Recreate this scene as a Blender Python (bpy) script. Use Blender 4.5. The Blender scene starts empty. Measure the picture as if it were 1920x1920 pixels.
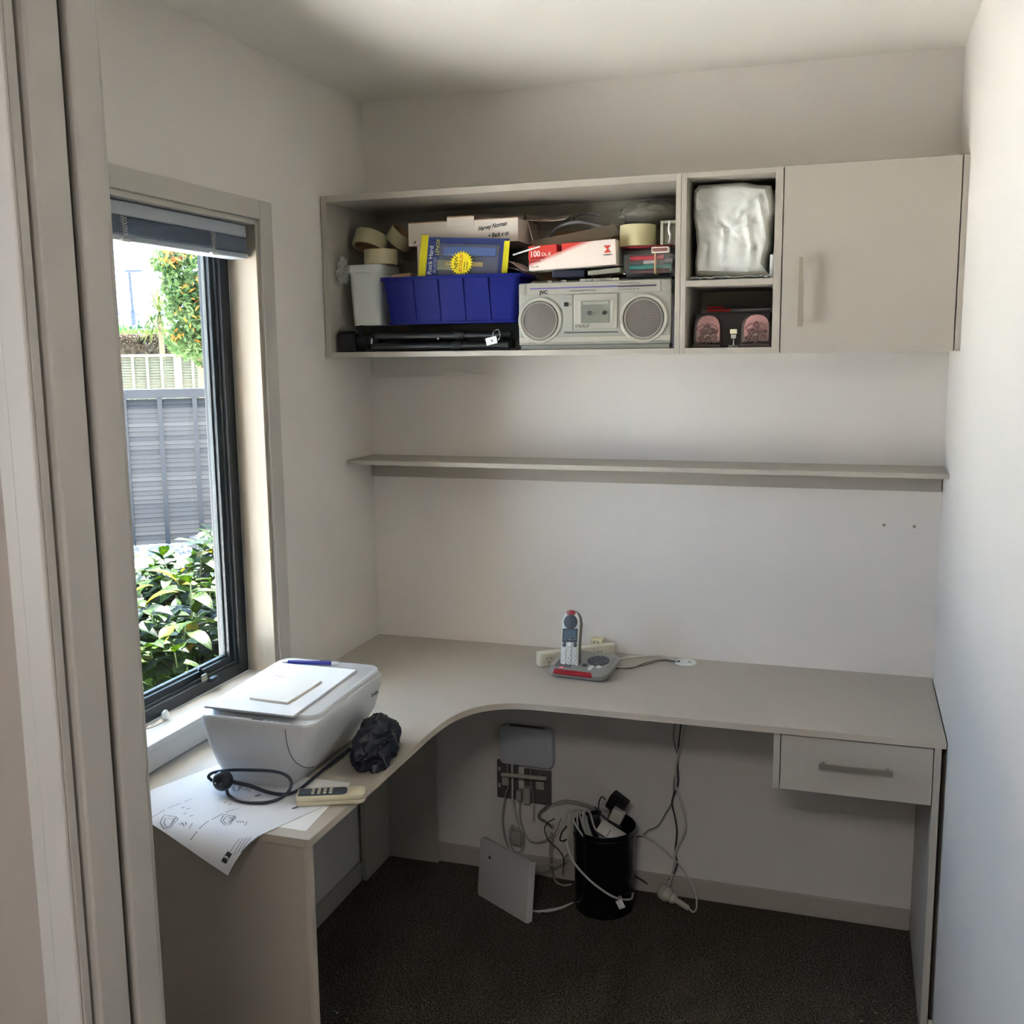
import bpy, bmesh, math, random
from mathutils import Vector, Matrix, Euler, noise
PI = math.pi
R = math.radians
random.seed(7)
scn = bpy.context.scene
COL = scn.collection

# ------------------------------------------------------------------ camera
CAM = Vector((1.43579, -2.97974, 1.64686)); YAW, PITCH, ROLL, F = 0.31664, -0.15174, -0.01144, 1950.10
fwd = Vector((-math.sin(YAW)*math.cos(PITCH), math.cos(YAW)*math.cos(PITCH), math.sin(PITCH)))
rt0 = Vector((math.cos(YAW), math.sin(YAW), 0)); up0 = rt0.cross(fwd)
RT = math.cos(ROLL)*rt0 + math.sin(ROLL)*up0; UP = -math.sin(ROLL)*rt0 + math.cos(ROLL)*up0
cam = bpy.data.cameras.new('camera'); cam.sensor_width = 36; cam.lens = F/1920*36; cam.clip_start = .02; cam.clip_end = 300
camo = bpy.data.objects.new('camera', cam); COL.objects.link(camo)
M = Matrix((RT, UP, -fwd)).transposed().to_4x4(); M.translation = CAM
camo.matrix_world = M
scn.camera = camo

# ------------------------------------------------------------------ world, sun, lamps, exposure
W = bpy.data.worlds.new('sky'); scn.world = W; W.use_nodes = True
wn = W.node_tree; bg = wn.nodes['Background']
tc = wn.nodes.new('ShaderNodeTexCoord'); sp = wn.nodes.new('ShaderNodeSeparateXYZ'); rp = wn.nodes.new('ShaderNodeValToRGB')
wn.links.new(tc.outputs['Generated'], sp.inputs[0]); wn.links.new(sp.outputs['Z'], rp.inputs[0]); wn.links.new(rp.outputs[0], bg.inputs[0])
rp.color_ramp.elements[0].position = 0; rp.color_ramp.elements[0].color = (.57, .77, 1, 1)
rp.color_ramp.elements[1].position = 1; rp.color_ramp.elements[1].color = (.36, .60, 1, 1)
bg.inputs[1].default_value = 9.0
sun = bpy.data.lights.new('sun', 'SUN'); sun.energy = 98; sun.angle = R(1.5); sun.color = (1, .97, .94)
suno = bpy.data.objects.new('sun', sun); COL.objects.link(suno)
# the sun stands high beyond the garden fence
VD = Vector((-math.sin(.62), math.cos(.62), 0)); VU = Vector((math.cos(.62), math.sin(.62), 0))
sd = (VD*math.cos(R(66)) + VU*.12 + Vector((0, 0, math.sin(R(66))))).normalized()
suno.rotation_euler = sd.to_track_quat('Z', 'Y').to_euler()
def area(name, loc, rot, sx, sy, e, c=(1, 1, 1), portal=False):
    l = bpy.data.lights.new(name, 'AREA'); l.shape = 'RECTANGLE'; l.size = sx; l.size_y = sy; l.energy = e; l.color = c
    if portal: l.cycles.is_portal = True
    o = bpy.data.objects.new(name, l); COL.objects.link(o); o.location = loc; o.rotation_euler = rot
    return o
area('window_portal', (-.16, -.945, 1.40), (0, R(-90), 0), 1.16, .62, 1, portal=True)
area('hall_opening_portal', (-.75, -4.2, 1.5), (0, R(-90), 0), 1.2, .9, 1, portal=True)  # samples sky light through the opening added in the hall
area('hall_fill_light', (1.25, -3.6, 2.37), (0, 0, 0), .5, .5, 26, (1, .95, .90))  # unseen area light added in the hall to fill the dim room
scn.view_settings.view_transform = 'Standard'; scn.view_settings.look = 'None'
scn.view_settings.exposure = 0.05; scn.view_settings.gamma = 1; scn.view_settings.use_curve_mapping = False
cy = scn.cycles; cy.use_denoising = True; cy.max_bounces = 12; cy.diffuse_bounces = 8; cy.glossy_bounces = 4
cy.transmission_bounces = 8; cy.transparent_max_bounces = 16; cy.caustics_reflective = False; cy.caustics_refractive = False
cy.sample_clamp_indirect = 0

# ------------------------------------------------------------------ helpers
def lin(c): c /= 255; return c/12.92 if c <= .04045 else ((c+.055)/1.055)**2.4
def rgb(r, g, b): return (lin(r), lin(g), lin(b), 1)
MATS = {}
def mat(name, c, rough=.5, metal=0, var=.0, vscale=30, bump=0, bscale=200, trans=0, emis=0, spec=.5, coat=0, alpha=1):
    if name in MATS: return MATS[name]
    m = bpy.data.materials.new(name); m.use_nodes = True; nt = m.node_tree; b = nt.nodes['Principled BSDF']
    if len(c) == 3: c = rgb(*c)
    b.inputs['Base Color'].default_value = c; b.inputs['Roughness'].default_value = rough
    b.inputs['Metallic'].default_value = metal; b.inputs['Specular IOR Level'].default_value = spec
    b.inputs['Coat Weight'].default_value = coat; b.inputs['Alpha'].default_value = alpha
    if trans: b.inputs['Transmission Weight'].default_value = trans
    if emis: b.inputs['Emission Color'].default_value = c; b.inputs['Emission Strength'].default_value = emis
    co = nt.nodes.new('ShaderNodeTexCoord')
    if var:
        n = nt.nodes.new('ShaderNodeTexNoise'); n.inputs['Scale'].default_value = vscale; n.inputs['Detail'].default_value = 4
        nt.links.new(co.outputs['Object'], n.inputs['Vector'])
        x = nt.nodes.new('ShaderNodeValToRGB'); nt.links.new(n.outputs[0], x.inputs[0])
        x.color_ramp.elements[0].position = .3; x.color_ramp.elements[1].position = .7
        x.color_ramp.elements[0].color = tuple(q*(1-var) for q in c[:3])+(1,)
        x.color_ramp.elements[1].color = tuple(min(1, q*(1+var)) for q in c[:3])+(1,)
        nt.links.new(x.outputs[0], b.inputs['Base Color'])
    if bump:
        n = nt.nodes.new('ShaderNodeTexNoise'); n.inputs['Scale'].default_value = bscale; n.inputs['Detail'].default_value = 3
        nt.links.new(co.outputs['Object'], n.inputs['Vector'])
        u = nt.nodes.new('ShaderNodeBump'); u.inputs['Strength'].default_value = bump; u.inputs['Distance'].default_value = .002
        nt.links.new(n.outputs[0], u.inputs['Height']); nt.links.new(u.outputs[0], b.inputs['Normal'])
    MATS[name] = m; return m
ROOT = {}
def obj(name, bm, m, parent=None, world=False, smooth=False):
    """link a bmesh as one object; world=True: vertices are in world space and are moved into the thing's frame"""
    if world and parent is not None:
        p = parent
        while p.parent: p = p.parent
        bm.transform(ROOT[p.name].inverted())
    me = bpy.data.meshes.new(name); bm.to_mesh(me); bm.free()
    if smooth:
        for f in me.polygons: f.use_smooth = True
        me.set_sharp_from_angle(angle=R(35))
    if isinstance(m, (list, tuple)):
        for x in m: me.materials.append(x)
    else: me.materials.append(m)
    o = bpy.data.objects.new(name, me); COL.objects.link(o); o.parent = parent
    if parent is None: ROOT[o.name] = Matrix.Identity(4)
    return o
def thing(name, label, cat, loc=(0, 0, 0), rot=(0, 0, 0), group=None):
    o = bpy.data.objects.new(name, None); COL.objects.link(o); o.location = loc; o.rotation_euler = rot
    o.empty_display_size = .05
    o['label'] = label; o['category'] = cat
    if group: o['group'] = group
    ROOT[o.name] = Matrix.Translation(loc) @ Euler(rot).to_matrix().to_4x4()
    return o
def tag(o, label, cat, group=None):
    o['label'] = label; o['category'] = cat
    if group: o['group'] = group
    return o
def struct(name, bm, m, parent=None, **k):
    o = obj(name, bm, m, parent, **k); o['kind'] = 'structure'; return o
def copy_tree(o, parent=None):
    c = o.copy(); COL.objects.link(c); c.parent = parent
    for ch in list(o.children): copy_tree(ch, c)
    return c
def B(): return bmesh.new()
def box(x0, x1, y0, y1, z0, z1, bev=0, seg=2, bm=None, rot=None, at=None):
    t = bmesh.new(); bmesh.ops.create_cube(t, size=1)
    sx, sy, sz = x1-x0, y1-y0, z1-z0
    for v in t.verts: v.co = Vector((v.co.x*sx, v.co.y*sy, v.co.z*sz))
    if bev: bmesh.ops.bevel(t, geom=t.edges[:], offset=bev, segments=seg, affect='EDGES', profile=.5)
    c = Vector(((x0+x1)/2, (y0+y1)/2, (z0+z1)/2))
    mt = Matrix.Translation(c)
    if rot is not None:
        mt = mt @ Euler(rot).to_matrix().to_4x4()
    t.transform(mt)
    if bm is None: return t
    merge(bm, t); return bm
def merge(bm, t, mi=None):
    me = bpy.data.meshes.new('tmp'); t.to_mesh(me); t.free(); n = len(bm.faces)
    bm.from_mesh(me); bpy.data.meshes.remove(me)
    if mi is not None:
        bm.faces.ensure_lookup_table()
        for f in bm.faces[n:]: f.material_index = mi
    return bm
def rbox(w, d, h, r, bev=.001, seg=5, at=(0, 0, 0), axis='z'):
    """slab with rounded vertical corners, base at z=0; axis picks the thickness direction"""
    pts = []
    for cx, cy_, a0 in ((w/2-r, d/2-r, 0), (-w/2+r, d/2-r, 90), (-w/2+r, -d/2+r, 180), (w/2-r, -d/2+r, 270)):
        for i in range(seg+1):
            a = R(a0+90*i/seg); pts.append((cx+r*math.cos(a), cy_+r*math.sin(a)))
    t = prism(pts, 0, h, bev)
    if axis == 'y': t.transform(Matrix.Rotation(R(90), 4, 'X'))
    if axis == 'x': t.transform(Matrix.Rotation(R(90), 4, 'Y'))
    t.transform(Matrix.Translation(at)); return t
def prism(pts, z0, z1, bev=0):
    t = bmesh.new(); lo = [t.verts.new((p[0], p[1], z0)) for p in pts]; f = t.faces.new(lo)
    r = bmesh.ops.extrude_face_region(t, geom=[f])
    vs = [g for g in r['geom'] if isinstance(g, bmesh.types.BMVert)]
    for v in vs: v.co.z = z1
    bmesh.ops.recalc_face_normals(t, faces=t.faces[:])
    if bev:
        es = [e for e in t.edges if abs(e.verts[0].co.z-e.verts[1].co.z) < 1e-6]
        bmesh.ops.bevel(t, geom=es, offset=bev, segments=2, affect='EDGES', profile=.5)
    return t
def lathe(prof, n=32, cap=True, at=(0, 0, 0), rot=None):
    t = bmesh.new(); rings = []
    for r, z in prof:
        if r < 1e-5: rings.append([t.verts.new((0, 0, z))]*n)
        else: rings.append([t.verts.new((r*math.cos(2*PI*i/n), r*math.sin(2*PI*i/n), z)) for i in range(n)])
    for a, b in zip(rings, rings[1:]):
        for i in range(n):
            q = []
            for x in (a[i], a[(i+1) % n], b[(i+1) % n], b[i]):
                if x not in q: q.append(x)
            if len(q) > 2:
                try: t.faces.new(q)
                except ValueError: pass
    bmesh.ops.recalc_face_normals(t, faces=t.faces[:])
    if rot is not None: t.transform(Euler(rot).to_matrix().to_4x4())
    t.transform(Matrix.Translation(at)); return t
def spline(P, k=8):
    P = [Vector(p) for p in P]; Q = [P[0]*2-P[1]]+P+[P[-1]*2-P[-2]]; out = []
    for i in range(1, len(Q)-2):
        a, b, c, d = Q[i-1:i+3]
        for j in range(k):
            t = j/k; out.append(.5*((2*b)+(c-a)*t+(2*a-5*b+4*c-d)*t*t+(3*b-a-3*c+d)*t**3))
    out.append(P[-1]); return out
def tube(P, r, n=8, k=8, smooth_path=True, flat=1, bm=None):
    pts = spline(P, k) if smooth_path else [Vector(p) for p in P]
    t = bm if bm is not None else bmesh.new(); prev = None; nrm = None
    for i, p in enumerate(pts):
        d = (pts[min(i+1, len(pts)-1)]-pts[max(i-1, 0)]).normalized()
        if nrm is None:
            nrm = d.cross(Vector((0, 0, 1)))
            if nrm.length < .1: nrm = d.cross(Vector((0, 1, 0)))
        nrm = (nrm-d*nrm.dot(d)).normalized(); bn = d.cross(nrm)
        rr = r(i/(len(pts)-1)) if callable(r) else r
        ring = [t.verts.new(p+nrm*rr*math.cos(2*PI*j/n)+bn*rr*flat*math.sin(2*PI*j/n)) for j in range(n)]
        if prev:
            for j in range(n): t.faces.new((prev[j], prev[(j+1) % n], ring[(j+1) % n], ring[j]))
        else: t.faces.new(ring[::-1])
        prev = ring
    t.faces.new(prev); return t
def ball(r, at=(0, 0, 0), sc=(1, 1, 1), sub=3):
    t = bmesh.new(); bmesh.ops.create_icosphere(t, subdivisions=sub, radius=r)
    for v in t.verts: v.co = Vector((v.co.x*sc[0]+at[0], v.co.y*sc[1]+at[1], v.co.z*sc[2]+at[2]))
    return t
def text(s, size, loc, rot, m, parent, name='lettering', ext=.0002, bold=.0, shear=0, world=True, ax='LEFT', sx=1):
    cu = bpy.data.curves.new('t', 'FONT'); cu.body = s; cu.size = size; cu.extrude = ext; cu.offset = bold*size; cu.shear = shear; cu.align_x = ax
    cu.resolution_u = 3
    o = bpy.data.objects.new('t', cu); me = bpy.data.meshes.new_from_object(o)
    t = bmesh.new(); t.from_mesh(me); bpy.data.meshes.remove(me); bpy.data.objects.remove(o)
    t.transform(Matrix.Diagonal((sx, 1, 1, 1)))
    rm = rot if isinstance(rot, Matrix) else Euler(rot).to_matrix()
    t.transform(rm.to_4x4()); t.transform(Matrix.Translation(loc))
    return obj(name, t, m, parent, world=world)
def pick(px, py, ax, val):
    """the point of the plane ax = val that the photograph shows at (px, py)"""
    d = fwd + RT*((px-960)/F) - UP*((py-960)/F); i = 'xyz'.index(ax)
    return CAM + d*((val-CAM[i])/d[i])
def yard(px, py, w):
    d = fwd + RT*((px-960)/F) - UP*((py-960)/F); return CAM + d*(w/d.dot(VD))
def sheet(fn, nu, nv, thick=0):
    t = bmesh.new(); g = [[t.verts.new(fn(i/nu, j/nv)) for j in range(nv+1)] for i in range(nu+1)]
    for i in range(nu):
        for j in range(nv): t.faces.new((g[i][j], g[i+1][j], g[i+1][j+1], g[i][j+1]))
    t.normal_update()
    if thick: bmesh.ops.solidify(t, geom=t.faces[:], thickness=thick)
    return t

# ------------------------------------------------------------------ materials
wall_m = mat('wall_paint', (220, 215, 209), .75, var=.015, vscale=3, bump=.08, bscale=400)
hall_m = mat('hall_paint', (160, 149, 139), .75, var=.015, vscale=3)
ceil_m = mat('ceiling_paint', (232, 229, 222), .8)
trim_m = mat('trim_gloss_paint', (190, 186, 179), .35)
skirt_m = mat('skirting_paint', (176, 169, 160), .45)
lam_m = mat('greige_laminate', (176, 169, 158), .42, var=.012, vscale=500)
edge_m = mat('laminate_edging', (190, 180, 166), .4)
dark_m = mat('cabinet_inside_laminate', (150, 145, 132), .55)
steel_m = mat('brushed_nickel', (150, 144, 130), .35, metal=.6)
alu_m = mat('black_aluminium', (30, 36, 42), .38, spec=.5)
gask_m = mat('grey_seal', (78, 84, 86), .6)
white_m = mat('white_plastic', (222, 224, 222), .3)
offw_m = mat('cream_plastic', (214, 206, 178), .4)
black_m = mat('black_plastic', (22, 23, 26), .4)
mblack_m = mat('matt_black', (20, 20, 22), .7)
ink_m = mat('black_ink', (40, 40, 48), .8)
greyink_m = mat('grey_ink', (110, 112, 125), .8)
paper_m = mat('white_paper', (226, 226, 226), .8)
card_m = mat('brown_cardboard', (172, 138, 104), .85, var=.05, vscale=60)
cardw_m = mat('white_cardboard', (226, 216, 206), .7, var=.02, vscale=20)
tape_m = mat('packing_tape', (176, 166, 134), .3, var=.04, vscale=30)
cable_m = mat('white_cable', (196, 194, 186), .45)
bcable_m = mat('black_cable', (28, 30, 36), .45)
redp_m = mat('red_plastic', (150, 28, 40), .3)

# carpet: flecked loop pile
carpet = bpy.data.materials.new('charcoal_carpet'); carpet.use_nodes = True; nt = carpet.node_tree; b = nt.nodes['Principled BSDF']
co = nt.nodes.new('ShaderNodeTexCoord'); n1 = nt.nodes.new('ShaderNodeTexVoronoi'); n1.inputs['Scale'].default_value = 330
n2 = nt.nodes.new('ShaderNodeTexNoise'); n2.inputs['Scale'].default_value = 210; n2.inputs['Detail'].default_value = 3
nt.links.new(co.outputs['Object'], n1.inputs['Vector']); nt.links.new(co.outputs['Object'], n2.inputs['Vector'])
cr = nt.nodes.new('ShaderNodeValToRGB'); nt.links.new(n2.outputs[0], cr.inputs[0])
for p, c in ((.40, (52, 48, 43)), (.60, (112, 104, 92))):
    e = cr.color_ramp.elements[0 if p < .5 else 1]; e.position = p; e.color = rgb(*c)
nt.links.new(cr.outputs[0], b.inputs['Base Color']); b.inputs['Roughness'].default_value = 1; b.inputs['Specular IOR Level'].default_value = .1
bu = nt.nodes.new('ShaderNodeBump'); bu.inputs['Distance'].default_value = .005; bu.inputs['Strength'].default_value = 1
nt.links.new(n1.outputs['Distance'], bu.inputs['Height']); nt.links.new(bu.outputs[0], b.inputs['Normal'])

# clear glass / clear plastic
def clear(name, tint, gloss=.08, rough=.02, diff=0):
    m = bpy.data.materials.new(name); m.use_nodes = True; nt = m.node_tree; nt.nodes.clear()
    o = nt.nodes.new('ShaderNodeOutputMaterial'); a = nt.nodes.new('ShaderNodeBsdfTransparent'); g = nt.nodes.new('ShaderNodeBsdfGlossy')
    a.inputs[0].default_value = tint; g.inputs['Roughness'].default_value = rough
    x = nt.nodes.new('ShaderNodeMixShader'); x.inputs[0].default_value = gloss
    nt.links.new(a.outputs[0], x.inputs[1]); nt.links.new(g.outputs[0], x.inputs[2]); last = x
    if diff:
        d = nt.nodes.new('ShaderNodeBsdfDiffuse'); d.inputs[0].default_value = (.8, .8, .8, 1); y = nt.nodes.new('ShaderNodeMixShader')
        y.inputs[0].default_value = diff; nt.links.new(x.outputs[0], y.inputs[1]); nt.links.new(d.outputs[0], y.inputs[2]); last = y
    nt.links.new(last.outputs[0], o.inputs[0]); return m
glass_m = clear('window_glass', (.97, .985, .98, 1), .03, .0)
film_m = clear('clear_film', (.93, .95, .95, 1), .18, .15, .10)
pvc_m = clear('clear_pvc', (.93, .94, .95, 1), .12, .05, .04)

# ------------------------------------------------------------------ room shell
RW, RH = 1.672, 2.395
WY0, WY1, WZ0, WZ1 = -1.25, -.64, .800, 1.971           # window opening
DY0, DY1 = -2.062, -1.943                               # wall with the doorway
struct('floor', box(-1.0, 3.2, -5.0, .12, -.08, 0), carpet)
struct('ceiling', box(-1.0, 3.2, -5.0, .12, RH, RH+.1), ceil_m)
struct('wall_back', box(-.16, 1.79, 0, .12, 0, RH), wall_m)
b = B()
box(-.137, 0, WY1, 0, 0, RH, bm=b); box(-.137, 0, DY0+.12, WY0, 0, RH, bm=b)
box(-.137, 0, WY0, WY1, 0, WZ0, bm=b); box(-.137, 0, WY0, WY1, WZ1, RH, bm=b)
struct('wall_left', b, wall_m)
struct('wall_right', box(RW, RW+.12, DY1, 0, 0, RH), wall_m)
DX0, DX1, DZ = .61, 1.63, 2.28
b = B()
box(0, DX0-.02, DY0, DY1, 0, RH, bm=b); box(DX1+.02, RW+.12, DY0, DY1, 0, RH, bm=b); box(DX0-.02, DX1+.02, DY0, DY1, DZ+.02, RH, bm=b)
struct('wall_front', b, hall_m)
# hall behind the doorway, with an unseen opening added on the left for fill daylight
b = B(); box(-.66, 0, DY0-.0, DY0+.12, 0, RH, bm=b); box(RW+.12, 2.9, DY0, DY1, 0, RH, bm=b)
struct('wall_hall_front', b, hall_m)
b = B(); box(-.78, -.66, -4.9, DY0+.12, 0, .9, bm=b); box(-.78, -.66, -4.9, DY0+.12, 2.1, RH, bm=b)
box(-.78, -.66, -4.9, -4.65, .9, 2.1, bm=b); box(-.78, -.66, -3.75, DY0+.12, .9, 2.1, bm=b)
struct('wall_hall_left', b, hall_m)
struct('wall_hall_right', box(2.9, 3.02, -5, DY1, 0, RH), hall_m)
struct('wall_hall_back', box(-.78, 3.02, -5.02, -4.9, 0, RH), hall_m)
# unseen eave added over the window to keep direct sun out
struct('trim_sunblock_eave', box(-.95, -.16, -2.5, 1.0, RH+.1, RH+.22), mat('eave_paint', (215, 215, 212), .7))

# baseboards
struct('baseboard_back', box(.026, 1.642, -.012, -.0005, 0, .062, .002), skirt_m)
struct('baseboard_left', box(.0005, .012, -1.33, -.202, 0, .062, .002), skirt_m)
struct('baseboard_right', box(RW-.0125, RW-.0005, DY1+.01, -.515, 0, .062, .002), skirt_m)

# door_1: frame with a cavity-slider slot
dr = thing('door_1', 'cream painted frame of the doorway with a sliding-door slot', 'door frame', (DX0, DY1, 0)); dr['kind'] = 'structure'
def jamb(x0, x1, slot, nm='jamb'):
    b = B(); box(x0, x1, -1.988, DY1-.0, 0, DZ, .003, bm=b); obj(nm, b, trim_m, dr, world=True)
    b = B(); box(x0, x1, -2.054, -2.003, 0, DZ, .003, bm=b); obj(nm, b, trim_m, dr, world=True)
jamb(DX0-.02, DX0, 1); jamb(DX1, DX1+.02, 1)
obj('sliding_slot', box(DX0-.0198, DX0-.012, -2.003, -1.988, 0, DZ), mat('slot_shadow_paint', (84, 78, 68), .8), dr, world=True)
b = B(); box(DX0-.02, DX1+.02, -1.988, DY1, DZ, DZ+.02, .002, bm=b); obj('head_jamb', b, trim_m, dr, world=True)
b = B(); box(DX0-.02, DX1+.02, -2.054, -2.003, DZ, DZ+.02, .002, bm=b); obj('head_jamb', b, trim_m, dr, world=True)
for x0, x1 in ((.549, .6045), (DX1+.006, DX1+.06)):
    b = B(); box(x0, x1, -2.076, -2.0625, 0, DZ+.06, .002, bm=b); box(x0+(.022 if x0 < 1 else 0), x1-(0 if x0 < 1 else .022), -2.082, -2.076, 0, DZ+.055, .003, bm=b)
    obj('architrave', b, trim_m, dr, world=True)
b = B(); box(.6046, DX1+.0059, -2.076, -2.0625, DZ+.01, DZ+.06, .002, bm=b); obj('architrave', b, trim_m, dr, world=True)
b = B(); box(.55, .604, -1.942, -1.930, 0, DZ+.06, .003, bm=b); obj('architrave', b, trim_m, dr, world=True)

# window_1
wd = thing('window_1', 'tall black framed window on the left wall with cream reveals', 'window', (0, (WY0+WY1)/2, WZ0)); wd['kind'] = 'structure'
LN = .0
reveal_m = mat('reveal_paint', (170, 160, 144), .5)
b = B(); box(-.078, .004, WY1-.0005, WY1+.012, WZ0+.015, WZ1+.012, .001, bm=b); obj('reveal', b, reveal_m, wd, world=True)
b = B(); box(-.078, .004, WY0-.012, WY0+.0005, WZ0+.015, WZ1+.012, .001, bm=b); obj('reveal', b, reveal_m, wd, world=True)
b = B(); box(-.078, .004, WY0, WY1, WZ1-.0005, WZ1+.012, .001, bm=b); obj('head_reveal', b, trim_m, wd, world=True)
b = B(); box(-.078, .016, WY0-.06, WY1+.06, WZ0, WZ0+.015, .002, bm=b); obj('sill_board', b, trim_m, wd, world=True)
b = B(); box(.0005, .012, WY1+.0125, WY1+.07, .752, WZ1+.0595, .002, bm=b); obj('architrave', b, trim_m, wd, world=True)
b = B(); box(.0005, .012, WY0-.07, WY0-.0125, .752, WZ1+.0595, .002, bm=b); obj('architrave', b, trim_m, wd, world=True)
b = B(); box(.0005, .012, WY0-.0124, WY1+.0124, WZ1+.0125, WZ1+.0595, .002, bm=b); obj('architrave', b, trim_m, wd, world=True)
b = B(); box(.0005, .012, WY0-.0124, WY1+.0124, .752, WZ0-.0005, .002, bm=b); obj('sill_apron', b, trim_m, wd, world=True)
Y0, Y1, Z0, Z1 = WY0, WY1, WZ0+.015, WZ1
def frame(x0, x1, y0, y1, z0, z1, w, m, nm, wb=None, bev=.0015):
    wb = wb or w; b = B()
    box(x0, x1, y0, y0+w, z0, z1, bev, bm=b); box(x0, x1, y1-w, y1, z0, z1, bev, bm=b)
    box(x0, x1, y0+w, y1-w, z1-w, z1, bev, bm=b); box(x0, x1, y0+w, y1-w, z0, z0+wb, bev, bm=b)
    return obj(nm, b, m, wd, world=True)
frame(-.135, -.0785, Y0, Y1, Z0, Z1, .038, alu_m, 'outer_frame', .030)
frame(-.130, -.090, Y0+.038, Y1-.038, Z0+.030, Z1-.038, .006, gask_m, 'seal')
sash = frame(-.128, -.095, Y0+.044, Y1-.044, Z0+.036, Z1-.044, .016, alu_m, 'sash')
b = frame(-.116, -.106, Y0+.060, Y1-.060, Z0+.052, Z1-.060, .005, gask_m, 'glazing_bead')
obj('pane', box(-.112, -.109, Y0+.063, Y1-.063, Z0+.055, Z1-.063), glass_m, wd, world=True)
st = B()                                                 # casement stay across the bottom rail
tube([pick(372, 1254, 'x', -.092), pick(398, 1276, 'x', -.074)], .004, smooth_path=False, bm=st)
box(-.079, -.062, -.83, -.80, .838, .850, .002, bm=st)
obj('window_stay', st, alu_m, wd, world=True, smooth=True)
p = pick(383, 1267, 'x', -.07)
obj('stay_latch', box(p.x-.003, p.x+.003, p.y-.010, p.y+.010, p.z-.014, p.z+.004, .002), steel_m, wd, world=True)

# venetian blind pulled up under the window head
bl = thing('window_blind', 'silver venetian blind pulled up at the top of the window', 'blind', (-.04, (WY0+WY1)/2, 1.97))
slat_m = mat('silver_slat', (150, 164, 184), .35, metal=.1)
rail_m = mat('silver_rail', (170, 178, 188), .4, metal=.1)
obj('head_rail', box(-.062, -.018, Y0+.006, Y1-.006, 1.938, 1.9685, .003), rail_m, bl, world=True)
for i in range(14):
    z = 1.9345-i*.0024
    o = obj('slat', box(-.064+.0006*(i % 3), -.016+.0006*(i % 2), Y0+.008, Y1-.010, z-.0008, z, 0), slat_m, bl, world=True)
obj('bottom_rail', box(-.066, -.014, Y0+.008, Y1-.006, 1.886, 1.8985, .004), rail_m, bl, world=True)
for yy in (-.80, -1.12):
    lc = B()
    for k in range(7):
        z = 1.935-k*.0055; tube([(-.012, yy-.010, z), (-.009, yy, z-.004), (-.012, yy+.010, z)], .0009, 5, 3, bm=lc)
    tube([(-.0125, yy, 1.938), (-.0125, yy, 1.890)], .0012, 5, smooth_path=False, bm=lc)
    obj('ladder_cord', lc, cable_m, bl, world=True)
    obj('cord_clip', box(-.016, -.006, yy-.014, yy+.014, 1.883, 1.890, .002), white_m, bl, world=True)
tb = thing('blind_cord_tassel', 'white teardrop cord tassel lying on the window sill', 'tassel', (-.02, -1.06, WZ0+.015))
ta = pick(310, 1340, 'z', .828)
tt = lathe([(0, -.014), (.006, -.012), (.009, -.004), (.0085, .004), (.005, .012), (.002, .016), (0, .016)], 16, rot=(R(20), R(25), 0), at=ta)
obj('tassel', tt, white_m, tb, world=True, smooth=True)
obj('cord', tube([ta-Vector((0, 0, .012)), pick(300, 1356, 'z', .8165), pick(282, 1364, 'z', .8165), pick(255, 1372, 'z', .8165)], .0013, 6), cable_m, tb, world=True)

# ------------------------------------------------------------------ corner desk
dk = thing('corner_desk', 'L-shaped greige laminate corner desk built along the window wall and back wall', 'desk', (0, 0, 0))
ed = [(.0005, -1.36), (.497, -1.36), (.500, -1.10), (.5, -.86), (.5, -.78), (.503, -.72), (.509, -.668), (.519, -.630), (.535, -.592), (.555, -.564), (.580, -.544), (.610, -.527), (.645, -.517), (.69, -.512), (.75, -.511), (1.2, -.508), (1.669, -.502), (1.669, -.0005), (.0005, -.0005)]
ed = [ed[0], ed[1]]+[tuple(q[:2]) for q in spline([(x, y, 0) for x, y in ed[1:17]], 4)][1:]+ed[17:]
obj('desktop', prism(ed, .7335, .7505, .0008), lam_m, dk)
eb = B()
for (x0, y0), (x1, y1) in zip(ed[0:-3], ed[1:-2]):
    d = Vector((x1-x0, y1-y0, 0)); n_ = Vector((d.y, -d.x, 0)).normalized()*.0012
    a = [Vector((x0, y0, 0)), Vector((x1, y1, 0)), Vector((x1, y1, 0))+n_, Vector((x0, y0, 0))+n_]
    lo = [eb.verts.new(p+Vector((0, 0, .734))) for p in a]; hi = [eb.verts.new(p+Vector((0, 0, .7503))) for p in a]
    eb.faces.new(hi); eb.faces.new(lo[::-1])
    for i in range(4): eb.faces.new((lo[i], lo[(i+1) % 4], hi[(i+1) % 4], hi[i]))
obj('edging', eb, edge_m, dk)
obj('end_panel', box(.001, .484, -1.356, -1.340, 0, .7332, .0005), lam_m, dk)
obj('panel_edging', box(.4842, .494, -1.3575, -1.339, 0, .7332, .001), edge_m, dk)
obj('side_panel', box(1.6445, 1.660, -.500, -.001, 0, .7332, .0005), lam_m, dk)
obj('corner_support', box(.0125, .0275, -.200, -.0265, 0, .7332, .0005), lam_m, dk)
obj('corner_support', box(.0135, .199, -.0265, -.0125, 0, .7332, .0005), lam_m, dk)

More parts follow.
